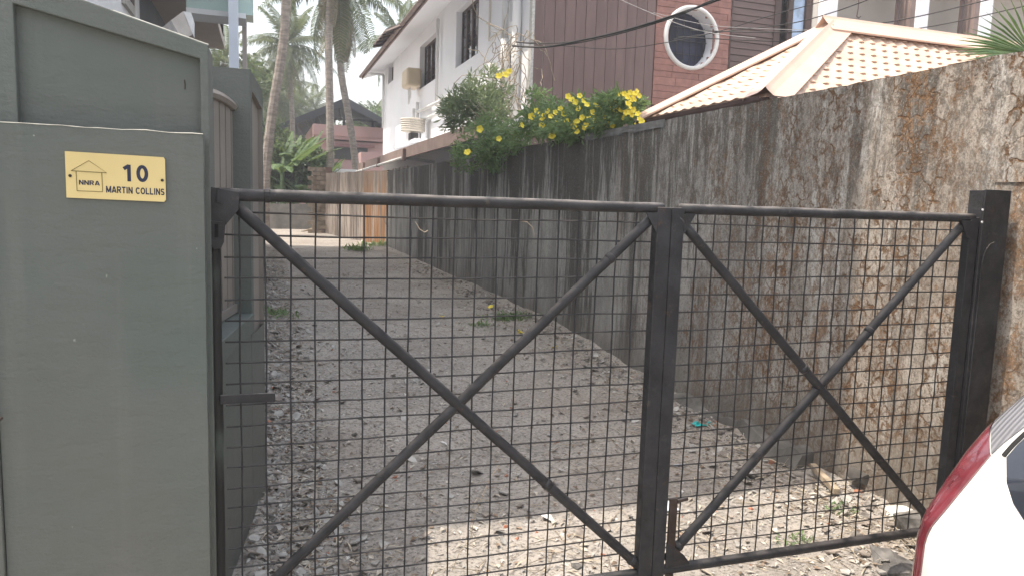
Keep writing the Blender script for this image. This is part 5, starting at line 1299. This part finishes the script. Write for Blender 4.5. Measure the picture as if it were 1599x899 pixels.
tag(m.build('plastic_bag_scrap', simple('bluish_plastic', (.55, .60, .68)), base=q), 'pale blue plastic scrap behind the drop bolt', 'plastic scrap')
# fallen yellow flowers
for k, (px, py) in enumerate(((766, 482), (812, 521), (866, 545), (690, 497))):
    o = link('fallen_flower', FLW, None, G(px, py)+Vector((0, 0, .03))); o.rotation_euler = (rd.uniform(-.5, .5), rd.uniform(-.5, .5), k)
    tag(o, ('fallen yellow flower on the left tip of the weeds', 'fallen yellow flower just right of the weeds', 'fallen yellow flower furthest right below the weeds', 'fallen yellow flower out in the lane left of the weeds')[k], 'flower')
# weeds
def weed(label, px, py, n, ll, spread):
    q = G(px, py); m = MB()
    for _ in range(n):
        x, y = q.x+rd.gauss(0, spread), q.y+rd.gauss(0, spread*.8); z = gh(x, y); a = rd.uniform(0, 6.28); l = ll*rd.uniform(.5, 1.2); w = l*.12; t = rd.uniform(.3, .9)
        d = Vector((cos(a)*t, sin(a)*t, 1-t*.6)).normalized(); s = Vector((-sin(a), cos(a), 0))*w; b_ = Vector((x, y, z)); k = len(m.v); md = b_+d*l*.55
        m.v += [tuple(b_), tuple(md+s), tuple(b_+d*l+Vector((0, 0, -l*.15))), tuple(md-s)]; m.f.append((k, k+1, k+2, k+3))
    tag(m.build('weed_tuft', LEAF, base=q), label, 'weeds', kind='stuff')
weed('bright green weed tuft beside the wall behind the left leaf', 798, 497, 260, .10, .13)
weed('sparse green weeds left of the bright tuft', 752, 508, 90, .07, .10)
weed('green weed at the foot of the orange streaked wall, nearer one', 558, 392, 130, .22, .16)
weed('green weeds against the corner where the dark wall begins', 592, 384, 150, .20, .30)
weed('grey green grass tuft at the left edge below the lane mouth', 425, 490, 120, .12, .14)
weed('small green weeds in front of the low block wall', 470, 345, 260, .3, .7)
weed('leafy creeper at the foot of the low block wall by the end pillar', 428, 335, 220, .4, .4)
weed('tiny weeds by the wooden batten', 1310, 795, 50, .05, .05)
weed('tiny weeds just above the right bottom rail', 1245, 845, 50, .05, .05)
# dry vine hanging in the mesh and bits of dry creeper caught on it
for lb, pts, yy in (('dry vine stalk leaning in the mesh of the left leaf', [(706, 890), (716, 865), (735, 838), (742, 800), (755, 770), (768, 742), (782, 722)], D+.05), ('short pale dry tendril hooked on the upper left mesh', [(598, 338), (600, 346), (606, 354)], D+.03), ('pale curled tendril caught in the mesh under the top rail', [(648, 346), (655, 358), (663, 363), (668, 360)], D+.03), ('pale bent tendril hanging near the meeting stiles', [(813, 345), (823, 347), (831, 355), (834, 366), (832, 374)], D+.03)):
    q = [P(x, y_, y=yy) for x, y_ in pts]; tag(MB().tube(q, .0016, 5).build('dry_tendril', TWIG, base=q[0]), lb, 'vine')
# fallen palm sheath pieces at the far end of the lane
for k, (px, py) in enumerate(((440, 352), (500, 350), (470, 362))):
    q = G(px, py); m = MB().tube([q, q+Vector((.4, .1, .1)), q+Vector((.9, -.1, .05))], [.02, .05, .01], 5)
    tag(m.build('palm_stalk', TWIG, base=q), ('dry palm stalk at the left of the sunlit far ground', 'dry palm stalk near the pale sunlit wall', 'dry palm stalk in the middle of the sunlit far ground')[k], 'stalk')

# ------------------------------------------------------------------ warm season haze in the air
hz = bpy.data.materials.new('haze_air'); hz.use_nodes = True; ht = hz.node_tree; ht.nodes.remove(ht.nodes['Principled BSDF'])
pv = ht.nodes.new('ShaderNodeVolumePrincipled'); pv.inputs['Density'].default_value = .0042; pv.inputs['Color'].default_value = (.95, .96, 1, 1); pv.inputs['Anisotropy'].default_value = .3
ht.links.new(pv.outputs[0], ht.nodes['Material Output'].inputs['Volume'])
tag(MB().box((-121, -51, -1.6), (121, 151, 16)).build('haze', hz), kind='stuff')
